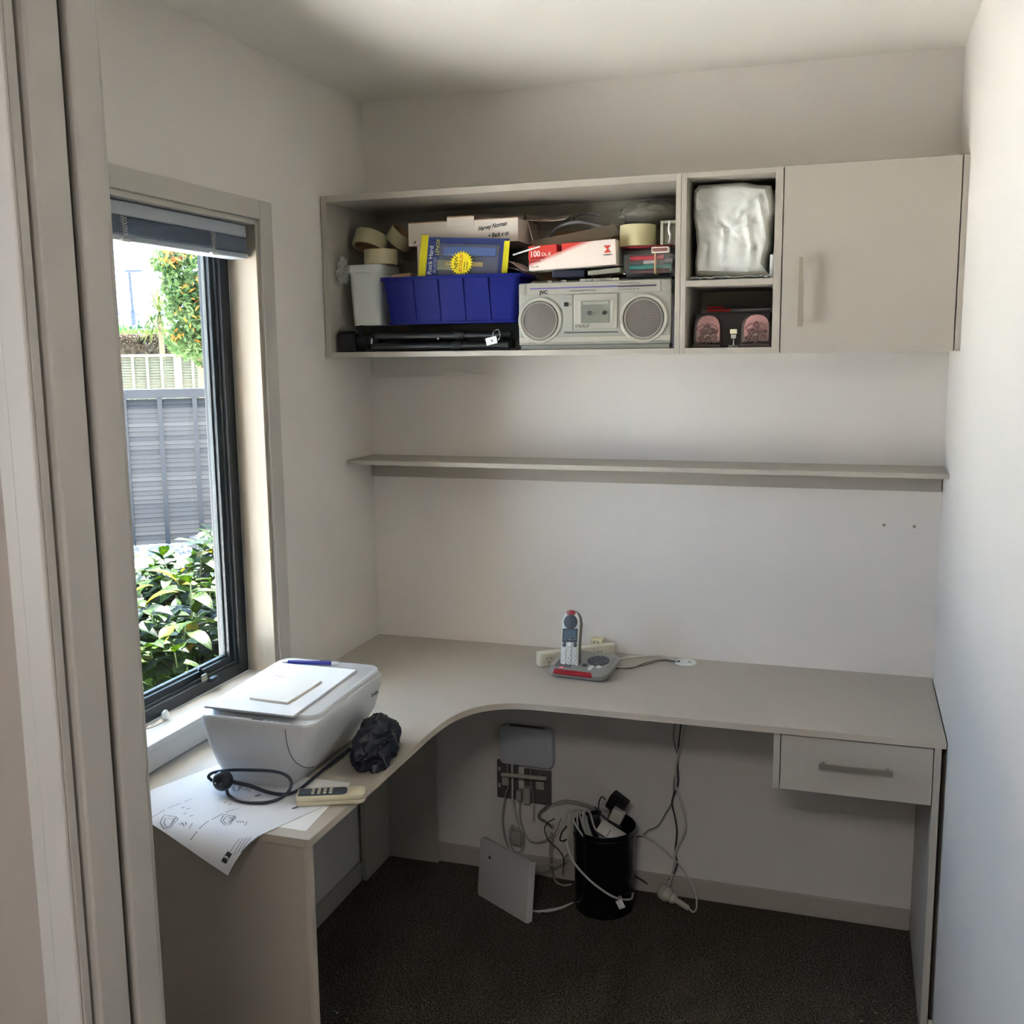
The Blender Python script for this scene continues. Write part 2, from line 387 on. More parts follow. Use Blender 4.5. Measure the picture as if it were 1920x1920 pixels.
du = thing('drawer_unit', 'greige single drawer box hung under the right end of the desk', 'drawer unit', (1.46, -.25, .60))
obj('side_board', box(1.283, 1.2985, -.499, -.03, .592, .7332, .0005), lam_m, du, world=True)
obj('back_board', box(1.299, 1.6435, -.045, -.03, .60, .7332, .0005), lam_m, du, world=True)
dw = obj('drawer_front', box(1.3010, 1.6425, -.501, -.484, .5925, .7295, .001), lam_m, du, world=True)
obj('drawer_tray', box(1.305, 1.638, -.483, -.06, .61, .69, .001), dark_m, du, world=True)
def bar_handle(p, q, out, m, parent, name='handle', half=.0055):
    """flat bar handle on two posts; p, q are the post feet on the face, out the way it stands off"""
    p, q, o = Vector(p), Vector(q), Vector(out); b = B(); ax = (q-p).normalized(); side = ax.cross(o.normalized())*half
    for e, s in ((p, 1), (q, -1)):
        tube([e, e+o*.9], .0048, 10, smooth_path=False, bm=b)
    c = [p-ax*.010+o*.8, q+ax*.010+o*.8]; t = .0035; on = o.normalized()*t
    v = [b.verts.new(x+s1*side+s2*on) for x in c for s1, s2 in ((1, 1), (1, -1), (-1, -1), (-1, 1))]
    b.faces.new(v[0:4]); b.faces.new(v[4:8][::-1])
    for i in range(4): b.faces.new((v[i], v[i+4], v[(i+1) % 4+4], v[(i+1) % 4]))
    bmesh.ops.recalc_face_normals(b, faces=b.faces[:])
    return obj(name, b, m, parent, world=True)
bar_handle((1.400, -.501, .668), (1.545, -.501, .668), (0, -.026, 0), steel_m, dw, half=.006)

# ------------------------------------------------------------------ wall cabinets and shelf
CF, CZ0, CZ1 = -.293, 1.6395, 2.0845
ca = thing('open_shelf_cabinet', 'wide open-fronted greige wall cabinet crammed with clutter', 'cabinet', (.5, 0, CZ0))
obj('side_board', box(.004, .0215, CF, -.0005, CZ0, CZ1, .0005), lam_m, ca, world=True)
obj('side_board', box(.9965, 1.0095, CF, -.0005, CZ0, CZ1, .0005), lam_m, ca, world=True)
obj('top_board', box(.022, .9963, CF, -.0005, CZ1-.0175, CZ1, .0005), lam_m, ca, world=True)
obj('bottom_board', box(.022, .9963, CF, -.0005, CZ0, CZ0+.0145, .0005), lam_m, ca, world=True)
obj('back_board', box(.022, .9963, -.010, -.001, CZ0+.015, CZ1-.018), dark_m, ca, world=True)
cb = thing('cubby_cabinet', 'narrow greige wall cabinet with two open cubbies, between the wide open cabinet and the door', 'cabinet', (1.13, 0, CZ0))
obj('side_board', box(1.0105, 1.0235, CF, -.0005, CZ0, CZ1, .0005), lam_m, cb, world=True)
obj('side_board', box(1.2385, 1.2570, CF, -.0005, CZ0, CZ1, .0005), lam_m, cb, world=True)
obj('top_board', box(1.0237, 1.2383, CF, -.0005, CZ1-.0125, CZ1, .0005), lam_m, cb, world=True)
obj('bottom_board', box(1.0237, 1.2383, CF, -.0005, CZ0, CZ0+.0145, .0005), lam_m, cb, world=True)
obj('shelf_board', box(1.0237, 1.2383, CF, -.0105, 1.807, 1.8225, .0005), lam_m, cb, world=True)
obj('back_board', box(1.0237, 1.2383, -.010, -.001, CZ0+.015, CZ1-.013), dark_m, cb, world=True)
cc = thing('door_cabinet', 'closed greige wall cabinet with one flat door at the right wall', 'cabinet', (1.46, 0, CZ0))
obj('side_board', box(1.2575, 1.2725, CF+.018, -.0005, CZ0+.001, CZ1, .0005), lam_m, cc, world=True)
obj('side_board', box(1.6590, 1.6715, CF, -.0005, CZ0, CZ1+.001, .0005), lam_m, cc, world=True)
obj('top_board', box(1.2727, 1.6588, CF+.018, -.0005, CZ1-.0165, CZ1, .0005), lam_m, cc, world=True)
obj('bottom_board', box(1.2727, 1.6588, CF+.018, -.0005, CZ0+.001, CZ0+.0155, .0005), lam_m, cc, world=True)
dd = obj('door', box(1.2600, 1.6565, CF-.001, CF+.016, CZ0, CZ1+.001, .001), lam_m, cc, world=True)
bar_handle((1.306, CF-.001, 1.712), (1.306, CF-.001, 1.858), (0, -.026, 0), steel_m, dd)

sh = thing('wall_shelf', 'long narrow greige shelf on a rail across the back wall', 'shelf', (.83, 0, 1.27))
obj('shelf_board', box(.0005, 1.6705, -.184, -.0005, 1.322, 1.3355, .0008), lam_m, sh, world=True)
obj('shelf_rail', box(.0005, 1.669, -.016, -.0005, 1.268, 1.3215, .0008), lam_m, sh, world=True)
for i, (x, z, l) in enumerate(((1.529, 1.171, 'left of two screws left in the bare wall under the shelf'), (1.606, 1.170, 'right of two screws left in the bare wall, nearest the corner'))):
    s = obj('wall_screw', lathe([(0, -.012), (.0022, -.012), (.0022, -.001), (.0045, 0), (.004, .002), (0, .002)], 12, rot=(R(90), 0, 0), at=(x, -.0045, z)), steel_m)
    tag(s, l, 'screw', 'screws in the back wall')

# ------------------------------------------------------------------ the yard outside the window
GZ = -.15
gravel_m = mat('pale_gravel', (236, 232, 224), .95, var=.12, vscale=55, bump=.6, bscale=60)
struct('ground', box(-60, -.301, -12, 70, GZ-.2, GZ), gravel_m)
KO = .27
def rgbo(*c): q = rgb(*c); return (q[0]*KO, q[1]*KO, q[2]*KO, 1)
def vu(w, u, z): return Vector((CAM.x, CAM.y, 0)) + VD*w + VU*u + Vector((0, 0, z))
def vbox(w0, w1, u0, u1, z0, z1, bev=0, bm=None):
    t = box(u0, u1, w0, w1, z0, z1, bev)
    m = Matrix((VU, VD, Vector((0, 0, 1)))).transposed().to_4x4(); m.translation = Vector((CAM.x, CAM.y, 0))
    t.transform(m)
    if bm is None: return t
    merge(bm, t); return bm
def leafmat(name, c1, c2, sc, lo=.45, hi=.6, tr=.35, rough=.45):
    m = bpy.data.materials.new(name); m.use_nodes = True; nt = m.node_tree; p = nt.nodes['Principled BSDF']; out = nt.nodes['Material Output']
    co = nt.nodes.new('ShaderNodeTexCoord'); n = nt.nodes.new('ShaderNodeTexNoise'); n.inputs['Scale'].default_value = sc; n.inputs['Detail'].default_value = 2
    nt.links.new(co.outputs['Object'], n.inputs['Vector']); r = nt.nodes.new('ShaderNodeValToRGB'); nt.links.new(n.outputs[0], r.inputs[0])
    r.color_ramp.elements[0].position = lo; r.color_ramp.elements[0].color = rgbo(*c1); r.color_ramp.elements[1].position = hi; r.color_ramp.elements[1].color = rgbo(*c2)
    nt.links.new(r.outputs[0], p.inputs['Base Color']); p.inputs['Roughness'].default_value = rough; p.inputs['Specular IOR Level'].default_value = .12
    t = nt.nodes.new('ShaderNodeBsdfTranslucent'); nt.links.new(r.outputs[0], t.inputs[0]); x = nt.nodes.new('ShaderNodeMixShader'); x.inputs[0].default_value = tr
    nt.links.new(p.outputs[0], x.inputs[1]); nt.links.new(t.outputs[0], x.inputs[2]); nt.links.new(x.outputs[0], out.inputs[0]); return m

# near dark louvred fence
nf_m = mat('blue_grey_fence_paint', (31, 32, 35), .8, var=.08, vscale=9)
FW = 10.5
fn = thing('garden_fence', 'tall blue-grey louvred timber fence, the nearer of the two outside the window', 'fence', tuple(vu(FW, 0, GZ)), (0, 0, .62))
ztop, zb = 1.345, GZ
slat_me = None; random.seed(3)
for pnl, (u0, u1) in enumerate(((-2.40, -.555), (-.535, 1.31), (1.33, 3.2))):
    for i in range(32):
        z = zb+.03+i*.0435
        if z > ztop-.10: break
        if slat_me is None:
            t = box(-.915, .915, -.005, .005, -.0255, .0255, .001); o = obj('slat', t, nf_m, fn); slat_me = o.data
        else:
            o = bpy.data.objects.new('slat', slat_me); COL.objects.link(o); o.parent = fn
        o.location = ((u0+u1)/2, 0, z-GZ); o.rotation_euler = (R(-30+random.uniform(-2.5, 2.5)), R(random.uniform(-.15, .15)), 0)
    for k in range(6):
        u = u0+(.318*k if pnl == 1 else .03+k*(u1-u0-.06)/5)
        obj('batten', vbox(FW-.045, FW-.020, u-.022, u+.022, zb, ztop-.085, .002), nf_m, fn, world=True)
    obj('capping_board', vbox(FW-.035, FW+.035, u0-.01, u1+.008, ztop-.085, ztop, .003), nf_m, fn, world=True)
    obj('post', vbox(FW+.03, FW+.12, u0-.055, u0+.035, zb, ztop-.09, .003), nf_m, fn, world=True)

# far sunlit fence
ff_m = mat('weathered_fence_timber', (84, 85, 70), .9, var=.16, vscale=4)
FF = 20
ff = thing('rear_fence', 'weathered pale green-beige louvred fence farther away behind the near one', 'fence', tuple(vu(FF, 0, GZ)), (0, 0, .62))
z1 = yard(300, 665, FF).z
t = B()
for i in range(36):
    z = z1-.07-i*.048
    if z < GZ: break
    q = box(-4, 4, -.006, .006, -.018, .018); q.transform(Matrix.Translation((0, FF, z)) @ Matrix.Rotation(R(-25), 4, 'X')); 
    m = Matrix((VU, VD, Vector((0, 0, 1)))).transposed().to_4x4(); m.translation = Vector((CAM.x, CAM.y, 0)); q.transform(m); merge(t, q)
o = obj('slats', t, ff_m, ff, world=True); o['kind'] = 'stuff'
for k, px in enumerate((196, 222, 250, 277, 304, 334, 362, 388, 416, 445)):
    u = (yard(px, 700, FF)-vu(FF, 0, 0)).dot(VU)
    wd_ = .07 if px == 334 else .025
    obj('batten', vbox(FF-.05, FF-.02, u-wd_, u+wd_, GZ, z1-.04, .003), ff_m, ff, world=True)
obj('capping_board', vbox(FF-.06, FF+.06, -4, 4, z1-.04, z1+.01, .003), ff_m, ff, world=True)

# gravel pebbles and a rock in front of the near fence
random.seed(11)
pb = B()
for i in range(2600):
    w = random.uniform(7.6, 10.35)
    u = random.uniform(-1.7, 1.6)
    if (w-10.2)**2+(u-.08)**2 < .03: continue
    r = random.uniform(.014, .032); c = vu(w, u, GZ+r*.35)
    q = bmesh.new(); bmesh.ops.create_icosphere(q, subdivisions=1, radius=r)
    q.transform(Matrix.Translation(c) @ Euler((random.random()*6, random.random()*6, random.random()*6)).to_matrix().to_4x4() @ Matrix.Diagonal((1.2, .9, .6, 1)))
    n0 = len(pb.verts); vs = [pb.verts.new(v.co) for v in q.verts]; q.verts.index_update()
    for f in q.faces: pb.faces.new([vs[v.index] for v in f.verts])
    q.free()
o = obj('gravel', pb, mat('grey_pebbles', (120, 118, 120), .9, var=.25, vscale=9)); o['kind'] = 'stuff'; tag(o, 'pale grey loose gravel along the foot of the blue-grey fence', 'gravel')
def rock(name, c, r, sc, m, seed, amp=.25, freq=1.5, sub=4):
    t = bmesh.new(); bmesh.ops.create_icosphere(t, subdivisions=sub, radius=r)
    for v in t.verts:
        n = noise.noise(v.co*(freq/r)+Vector((seed, 0, 0)))
        n2 = noise.noise(v.co*(freq*3/r)+Vector((seed, 5, 0)))
        v.co *= 1+amp*n+amp*.35*n2; v.co = Vector((v.co.x*sc[0], v.co.y*sc[1], v.co.z*sc[2]))
    t.transform(Matrix.Translation(c)); return t
rk = obj('garden_rock', rock('r', vu(10.2, .08, GZ+.045), .11, (1.25, .9, .75), None, 3), mat('grey_rock', (96, 88, 82), .95, var=.2, vscale=30), smooth=True)
tag(rk, 'rounded grey rock on the gravel at the foot of the blue-grey fence', 'rock')

# leaves
def leafmesh(L, Wd, droop, fold=.25, nu=6, wavy=0.0, seed=0):
    t = bmesh.new(); rows = []
    for i in range(nu+1):
        s = i/nu; w = Wd*math.sin(PI*min(1, s*.94+.03))**.75*(1-.25*s)
        if i in (0, nu): w *= .15
        a = droop*s; x = L*(math.sin(a)/max(droop, 1e-3) if droop else s); z = -L*(1-math.cos(a))/max(droop, 1e-3)
        wv = wavy*math.sin(s*9+seed)
        rows.append([t.verts.new((x, -w, z+fold*w+wv)), t.verts.new((x, 0, z)), t.verts.new((x, w, z+fold*w-wv))])
    for a, b in zip(rows, rows[1:]):
        t.faces.new((a[0], b[0], b[1], a[1])); t.faces.new((a[1], b[1], b[2], a[2]))
    return t
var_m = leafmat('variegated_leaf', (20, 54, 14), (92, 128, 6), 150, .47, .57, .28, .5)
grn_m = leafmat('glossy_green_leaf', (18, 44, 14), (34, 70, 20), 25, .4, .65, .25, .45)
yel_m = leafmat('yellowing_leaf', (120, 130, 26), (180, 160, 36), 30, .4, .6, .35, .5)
stem_m = mat('green_stem', (92, 104, 58), .6)
bsh = [thing('variegated_shrub', 'yellow-speckled broad-leaved shrub just outside the window, nearest the sill', 'shrub', tuple(vu(3.85, .0, GZ))),
       thing('variegated_shrub', 'taller yellow-speckled shrub behind the nearest one, reaching up to the gravel', 'shrub', tuple(vu(4.9, .1, GZ)))]
LM = []
for k, (L, Wd, dr_) in enumerate(((.14, .031, .9), (.115, .026, .5), (.155, .034, 1.2), (.10, .025, .7))):
    for mm in (var_m, grn_m, yel_m):
        t = leafmesh(L, Wd, dr_, .3, 6, .002, k); me = bpy.data.meshes.new('leaf'); t.to_mesh(me); t.free(); me.materials.append(mm)
        for f in me.polygons: f.use_smooth = True
        LM.append(me)
random.seed(21)
for bi, (root, wc, uc, zt, rad, nst, npart) in enumerate(((bsh[0], 3.85, .0, .86, .46, 115, 290), (bsh[1], 4.95, .1, .84, .66, 190, 290))):
    rest = B(); stems = B(); cnt = 0; base = vu(wc, uc, GZ); inv = ROOT[root.name].inverted()
    cand = []
    for s in range(nst):
        a = random.uniform(0, 2*PI); rr = rad*math.sqrt(random.random())
        h = zt-GZ-.28*(rr/rad)**2-random.uniform(0, .22 if s % 3 else .55)
        top = base+VD*(rr*math.sin(a)*.8)+VU*(rr*math.cos(a)*1.1)+Vector((0, 0, h)); top.x = min(top.x, -.36)
        bt = base+(top-base)*.12; bt.z = GZ
        mid = (bt+top)/2+Vector((random.uniform(-.05, .05), random.uniform(-.05, .05), .05))
        tube([bt, mid, top], lambda t_: .006*(1-.5*t_), 5, 4, bm=stems)
        for j in range(random.randint(16, 20)):
            f = 1-(j/15)**1.2*.62; p = (top*f+mid*(1-f)) if f > .5 else mid.lerp(bt, .2)
            az = j*2.4+s; el = random.uniform(-.3, .5)+(.5 if j < 3 else 0)
            dist = (p-Vector((CAM.x, CAM.y, CAM.z))).length
            cand.append((dist-1.2*p.z, p, az, el, random.uniform(.75, 1.15)))
    cand = [c for c in cand if c[1].x < -.34]
    cand.sort(key=lambda c: c[0])
    for i, (_, p, az, el, sc) in enumerate(cand):
        me = LM[random.choice((0, 3, 6, 9, 0, 3, 6, 9, 1, 4, 7, 10, 0, 3, 2))]
        mt = Matrix.Translation(p) @ Euler((random.uniform(-.3, .3), -el, az)).to_matrix().to_4x4() @ Matrix.Scale(sc, 4)
        if i < npart:
            o = bpy.data.objects.new('leaf', me); COL.objects.link(o); o.parent = root; o.matrix_local = inv @ mt
        else:
            q = bmesh.new(); q.from_mesh(me); q.transform(mt); q.verts.index_update(); vs = [rest.verts.new(v.co) for v in q.verts]
            mi = 0 if random.random() < .65 else 1
            for f in q.faces: rest.faces.new([vs[v.index] for v in f.verts]).material_index = mi
            q.free()
    o = obj('foliage', rest, [var_m, grn_m], root, world=True); o['kind'] = 'stuff'
    obj('stems', stems, stem_m, root, world=True)
# foliage helper for distant plants
def scatter(name, n, fn, size, m, parent, seed, elong=1.0, up=0.0):
    random.seed(seed); t = B()
    for i in range(n):
        p = fn(); s = size*random.uniform(.6, 1.4)
        e = Euler((random.uniform(-1.2, 1.2), random.uniform(-1.2, 1.2), random.uniform(0, 6.3))).to_matrix()
        a, b_, c = (e @ Vector((s*elong, 0, 0)), e @ Vector((0, s*.45, 0)), e @ Vector((0, 0, s*.12)))
        v = [t.verts.new(p-a), t.verts.new(p-b_+c), t.verts.new(p+a), t.verts.new(p+b_+c)]
        t.faces.new(v)
    o = obj(name, t, m, parent, world=True); o['kind'] = 'stuff'; return o
def blob(w, u, z, rw, ru, rz):
    def f():
        while True:
            q = Vector((random.uniform(-1, 1), random.uniform(-1, 1), random.uniform(-1, 1)))
            if .35 < q.length < 1: return vu(w+q.x*rw, u+q.y*ru, z+q.z*rz)
    return f
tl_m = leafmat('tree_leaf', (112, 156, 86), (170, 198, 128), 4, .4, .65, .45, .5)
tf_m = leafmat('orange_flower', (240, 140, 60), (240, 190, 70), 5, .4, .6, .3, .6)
TW = 17.5
def U(px, w): return (yard(px, 600, w)-vu(w, 0, 0)).dot(VU)
tr = thing('flowering_tree', 'green garden tree with orange flowers rising behind the fences', 'tree', tuple(vu(TW, U(370, TW), GZ)))
tz = lambda py, w=TW: yard(340, py, w).z
obj('trunk', tube([vu(TW, U(375, TW), GZ), vu(TW, U(372, TW), 1.2), vu(TW+.1, U(366, TW), 2.6)], lambda t_: .07*(1-.6*t_), 8), mat('bark', (96, 80, 62), .9), tr, world=True)
bl_ = [(378, 520, .62, .62, 1500), (395, 580, .6, .6, 1500), (362, 590, .45, .6, 1300), (318, 492, .25, .2, 380), (345, 478, .28, .2, 420), (352, 640, .36, .3, 700), (392, 650, .4, .35, 800), (340, 540, .3, .35, 500)]
def tree_fn():
    q = random.choices(bl_, [x[4] for x in bl_])[0]; return blob(TW, U(q[0], TW), tz(q[1]), .5, q[2], q[3])()
scatter('foliage', 7000, tree_fn, .052, tl_m, tr, 5)
def fl_fn():
    q = random.choices([(378, 545, .3, .2, 3), (345, 478, .25, .16, 3), (325, 490, .18, .14, 3), (370, 570, .25, .3, 3), (331, 632, .1, .1, 2), (390, 610, .3, .4, 2), (345, 600, .2, .3, 1)], [3, 5, 4, 3, 1.5, 2, 1])[0]
    return blob(TW-.35, U(q[0], TW), tz(q[1]), .3, q[2], q[3])()
scatter('flowers', 210, fl_fn, .05, tf_m, tr, 6)
# cabbage palm
pm = thing('spiky_palm', 'spiky yellow-green palm left of the orange-flowered tree', 'palm', tuple(vu(21.0, U(300, 21.0), GZ)))
obj('trunk', tube([vu(21.0, U(302, 21.0), GZ), vu(21.0, U(300, 21.0), tz(590, 21.0))], .05, 8, smooth_path=False), mat('palm_bark', (120, 108, 84), .9), pm, world=True)
t = B(); random.seed(9)
for (px, py, n, L) in ((300, 585, 60, .55), (288, 610, 36, .4), (298, 560, 30, .42)):
    c = vu(21.0, U(px, 21.0), tz(py, 21.0))
    for i in range(n):
        a = random.uniform(0, 2*PI); e = random.uniform(-.9, 1.2); d = (VU*math.cos(a)+VD*math.sin(a))*math.cos(e)+Vector((0, 0, math.sin(e)))
        s = d.cross(Vector((0, 0, 1))).normalized()*.016; m1 = c+d*L*.55+Vector((0, 0, .02)); m2 = c+d*L-Vector((0, 0, .10))
        v = [t.verts.new(x) for x in (c-s*.5, c+s*.5, m1+s, m1-s)]; t.faces.new(v); w_ = t.verts.new(m2); t.faces.new((v[3], v[2], w_))
o = obj('fronds', t, leafmat('palm_frond', (140, 180, 80), (200, 215, 110), 3, .4, .6, .4, .5), pm, world=True); o['kind'] = 'stuff'
# brown clipped hedge on top of the rear fence line
hg = thing('clipped_hedge', 'long clipped twiggy brown hedge just above the rear fence', 'hedge', tuple(vu(22, 0, GZ)))
hz1 = yard(300, 628, 22).z
obj('branches', vbox(21.75, 22.25, -4, 4, GZ, hz1-.12, .05), mat('hedge_inside', (110, 92, 74), 1), hg, world=True)
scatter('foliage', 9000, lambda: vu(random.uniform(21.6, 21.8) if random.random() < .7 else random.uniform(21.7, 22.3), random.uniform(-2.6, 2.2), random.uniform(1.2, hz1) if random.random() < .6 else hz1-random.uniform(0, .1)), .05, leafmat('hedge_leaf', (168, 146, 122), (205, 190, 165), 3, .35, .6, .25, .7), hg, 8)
# street: lamp post, clipped bush, dark hedge, house
w = 38
lp = thing('street_lamp', 'slender blue-grey street lamp post beyond the hedges', 'street lamp', tuple(vu(w, U(248, w), GZ)))
post_m = mat('lamp_post_paint', (28, 38, 58), .6)
obj('pole', tube([vu(w, U(252, w), GZ), vu(w, U(250, w), yard(250, 585, w).z)], .085, 10, smooth_path=False), post_m, lp, world=True)
obj('upper_pole', tube([vu(w, U(250, w), yard(250, 585, w).z), vu(w, U(248, w), yard(249, 510, w).z)], .045, 10, smooth_path=False), post_m, lp, world=True)
c = vu(w, U(248, w), yard(249, 510, w).z)
obj('lamp_head', box(c.x-.12, c.x+.5, c.y-.07, c.y+.07, c.z-.03, c.z+.06, .02), post_m, lp, world=True)
for (px, w, z0, z1_, ru, l) in ((222, 30, .8, yard(222, 596, 30).z, .45, 'bright green rounded bush at the left edge of the window view'), (262, 31, .8, yard(262, 602, 31).z, .6, 'dark green clipped bush behind the street lamp post')):
    bb = thing('rounded_bush', l, 'bush', tuple(vu(w, U(px, w), GZ)))
    obj('branches', rock('b', vu(w, U(px, w), (z1_+GZ)/2), (z1_-GZ)/2*.93, (ru/(z1_-GZ)*2, ru/(z1_-GZ)*2, 1), None, px, .08), mat('bush_inside_%d' % px, (60, 110, 50) if px == 222 else (44, 92, 64), 1), bb, world=True)
    scatter('foliage', 1500, blob(w, U(px, w), (z1_+GZ)/2, ru, ru, (z1_-GZ)/2), .07, leafmat('bush_leaf_%d' % px, (110, 160, 70) if px == 222 else (40, 84, 62), (150, 190, 100) if px == 222 else (60, 105, 78), 3), bb, px)
lh = thing('low_hedge', 'low light-green hedge running behind the brown hedge', 'hedge', tuple(vu(27, 0, GZ)))
zz = yard(300, 618, 27).z
obj('branches', vbox(26.8, 27.2, -5, 5, GZ, zz-.1, .05), mat('low_hedge_inside', (90, 130, 60), 1), lh, world=True)
scatter('foliage', 4000, lambda: vu(random.uniform(26.6, 27.3), random.uniform(-3, 3), random.uniform(zz-.4, zz)), .06, leafmat('low_hedge_leaf', (130, 170, 80), (170, 200, 110), 3), lh, 12)
w = 55
hs = thing('distant_house', 'pale white-blue house far across the street', 'house', tuple(vu(w, U(210, w), GZ)))
hw = mat('white_weatherboard', (96, 104, 116), .8); hr = mat('pale_blue_roof', (68, 80, 98), .8); hd = mat('house_glass', (120, 140, 165), .2)
zr = yard(240, 560, w).z; ze = yard(240, 580, w).z; zf = yard(240, 602, w).z
obj('wall', vbox(w, w+7, U(120, w), U(272, w), GZ, ze, .02), hw, hs, world=True)
t = B(); P = [vu(w-.4, U(112, w), ze), vu(w-.4, U(280, w), ze), vu(w+7.4, U(280, w), ze), vu(w+7.4, U(112, w), ze), vu(w+3.5, U(130, w), zr), vu(w+3.5, U(262, w), zr)]
vv = [t.verts.new(p) for p in P]
for f in ((0, 1, 5, 4), (1, 2, 5), (2, 3, 4, 5), (3, 0, 4), (3, 2, 1, 0)): t.faces.new([vv[i] for i in f])
obj('roof', t, hr, hs, world=True)
obj('fascia', vbox(w-.5, w-.41, U(112, w), U(280, w), ze-.22, ze+.03, .01), hr, hs, world=True)
for px in (222, 258):
    o = obj('window', vbox(w-.05, w-.005, U(px-7, w), U(px+7, w), zf+.2, ze-.35, .01), hw, hs, world=True)
    obj('pane', vbox(w-.07, w-.051, U(px-6, w), U(px+6, w), zf+.3, ze-.43), hd, o, world=True)

# ------------------------------------------------------------------ clutter in the open cabinet
FL = 1.6542                                             # cabinet floor
XY = Euler((R(90), 0, 0)).to_matrix()                   # lettering upright, facing the room

# white bucket
bk = thing('plastic_bucket', 'white square plastic bucket behind the blue crate, at the left end', 'bucket', (.0945, -.15, 1.729))
def tub(cx, cy_, z0, z1, w0, d0, w1, d1, r, th, rim, rimh, open_top=True):
    t = bmesh.new()
    def ring(w, d, z, rr):
        o = []
        for sx, sy, a0 in ((1, 1, 0), (-1, 1, 90), (-1, -1, 180), (1, -1, 270)):
            for i in range(5):
                a = R(a0+22.5*i); o.append(t.verts.new((cx+sx*(w/2-rr)+rr*math.cos(a), cy_+sy*(d/2-rr)+rr*math.sin(a), z)))
        return o
    rs = [ring(w0, d0, z0, r), ring(w1, d1, z1-rimh, r)]
    if rim: rs += [ring(w1+2*rim, d1+2*rim, z1-rimh, r+rim), ring(w1+2*rim, d1+2*rim, z1, r+rim)]
    else: rs += [ring(w1, d1, z1, r)]
    rs += [ring(w1-2*th, d1-2*th, z1, r-th*.5), ring(w0-2*th, d0-2*th, z0+th*1.5, r-th*.5)]
    for a, b in zip(rs, rs[1:]):
        for i in range(20): t.faces.new((a[i], a[(i+1) % 20], b[(i+1) % 20], b[i]))
    t.faces.new(rs[0][::-1]); t.faces.new(rs[-1]); bmesh.ops.recalc_face_normals(t, faces=t.faces[:]); return t
bw_m = mat('white_bucket_plastic', (206, 210, 206), .35)
obj('body', tub(.1075, -.178, 1.729, 1.898, .088, .125, .100, .140, .018, .002, .003, .022), bw_m, bk, world=True, smooth=True)

# tripod lying along the cabinet floor
tp = thing('camera_tripod', 'folded black tripod lying along the cabinet floor under the blue crate', 'tripod', (.30, -.24, FL))
t = B(); box(.030, .085, -.272, -.205, FL+.002, FL+.052, .004, bm=t); box(.036, .060, -.265, -.215, FL+.052, FL+.060, .002, bm=t)
obj('head', t, mblack_m, tp, world=True)
t = B(); tube([(.098, -.250, FL+.032), (.094, -.252, FL+.058), (.092, -.252, FL+.074)], lambda s: .006+.004*s, 10, bm=t); tube([(.098, -.25, FL+.048), (.125, -.245, FL+.038), (.15, -.24, FL+.030)], .004, 8, bm=t)
obj('pan_handle', t, mblack_m, tp, world=True, smooth=True)
t = B(); tube([(.085, -.24, FL+.030), (.115, -.24, FL+.030)], .022, 16, smooth_path=False, bm=t); tube([(.115, -.24, FL+.030), (.150, -.24, FL+.030)], .018, 16, smooth_path=False, bm=t)
obj('collar', t, mblack_m, tp, world=True, smooth=True)
for (y, z) in ((-.266, .0135), (-.222, .018), (-.246, .042)):
    t = B(); tube([(.140, y, FL+z), (.40, y, FL+z)], .0115, 12, smooth_path=False, bm=t); lg = obj('leg', t, black_m, tp, world=True, smooth=True)
    t = B(); tube([(.385, y, FL+z), (.52, y, FL+z)], .0085, 12, smooth_path=False, bm=t); obj('leg_extension', t, black_m, lg, world=True, smooth=True)
    t = B(); tube([(.515, y, FL+z), (.545, y, FL+z)], .0115, 12, smooth_path=False, bm=t); obj('foot', t, mblack_m, lg, world=True, smooth=True)
    obj('lock_ring', lathe([(.0118, -.014), (.0128, -.012), (.0128, .012), (.0118, .014)], 16, rot=(0, R(90), 0), at=(.395, y, FL+z)), mblack_m, lg, world=True, smooth=True)
obj('badge', box(.130, .134, -.2625, -.2575, FL+.022, FL+.038, .0005), white_m, tp, world=True, )
obj('spirit_level', ball(.0028, (.335, -.2605, FL+.034)), white_m, tp, world=True, smooth=True)
lb = thing('price_tag', 'small white price tag on a loop hanging at the foot end of the tripod', 'tag', (.50, -.275, FL+.02))
t = box(-.016, .016, -.0006, .0006, -.010, .010, .0002); t.transform(Matrix.Translation((.498, -.2795, FL+.026)) @ Matrix.Rotation(R(-12), 4, 'Y')); obj('card', t, paper_m, lb, world=True)
obj('loop', tube([(.502, -.2795, FL+.037), (.502, -.272, FL+.050), (.512, -.262, FL+.056), (.520, -.272, FL+.040), (.518, -.2795, FL+.026)], .0014, 6), mat('clear_loop', (170, 170, 170), .4), lb, world=True)
obj('lettering', box(.4975, .5015, -.2805, -.2801, FL+.024, FL+.029), greyink_m, lb, world=True)

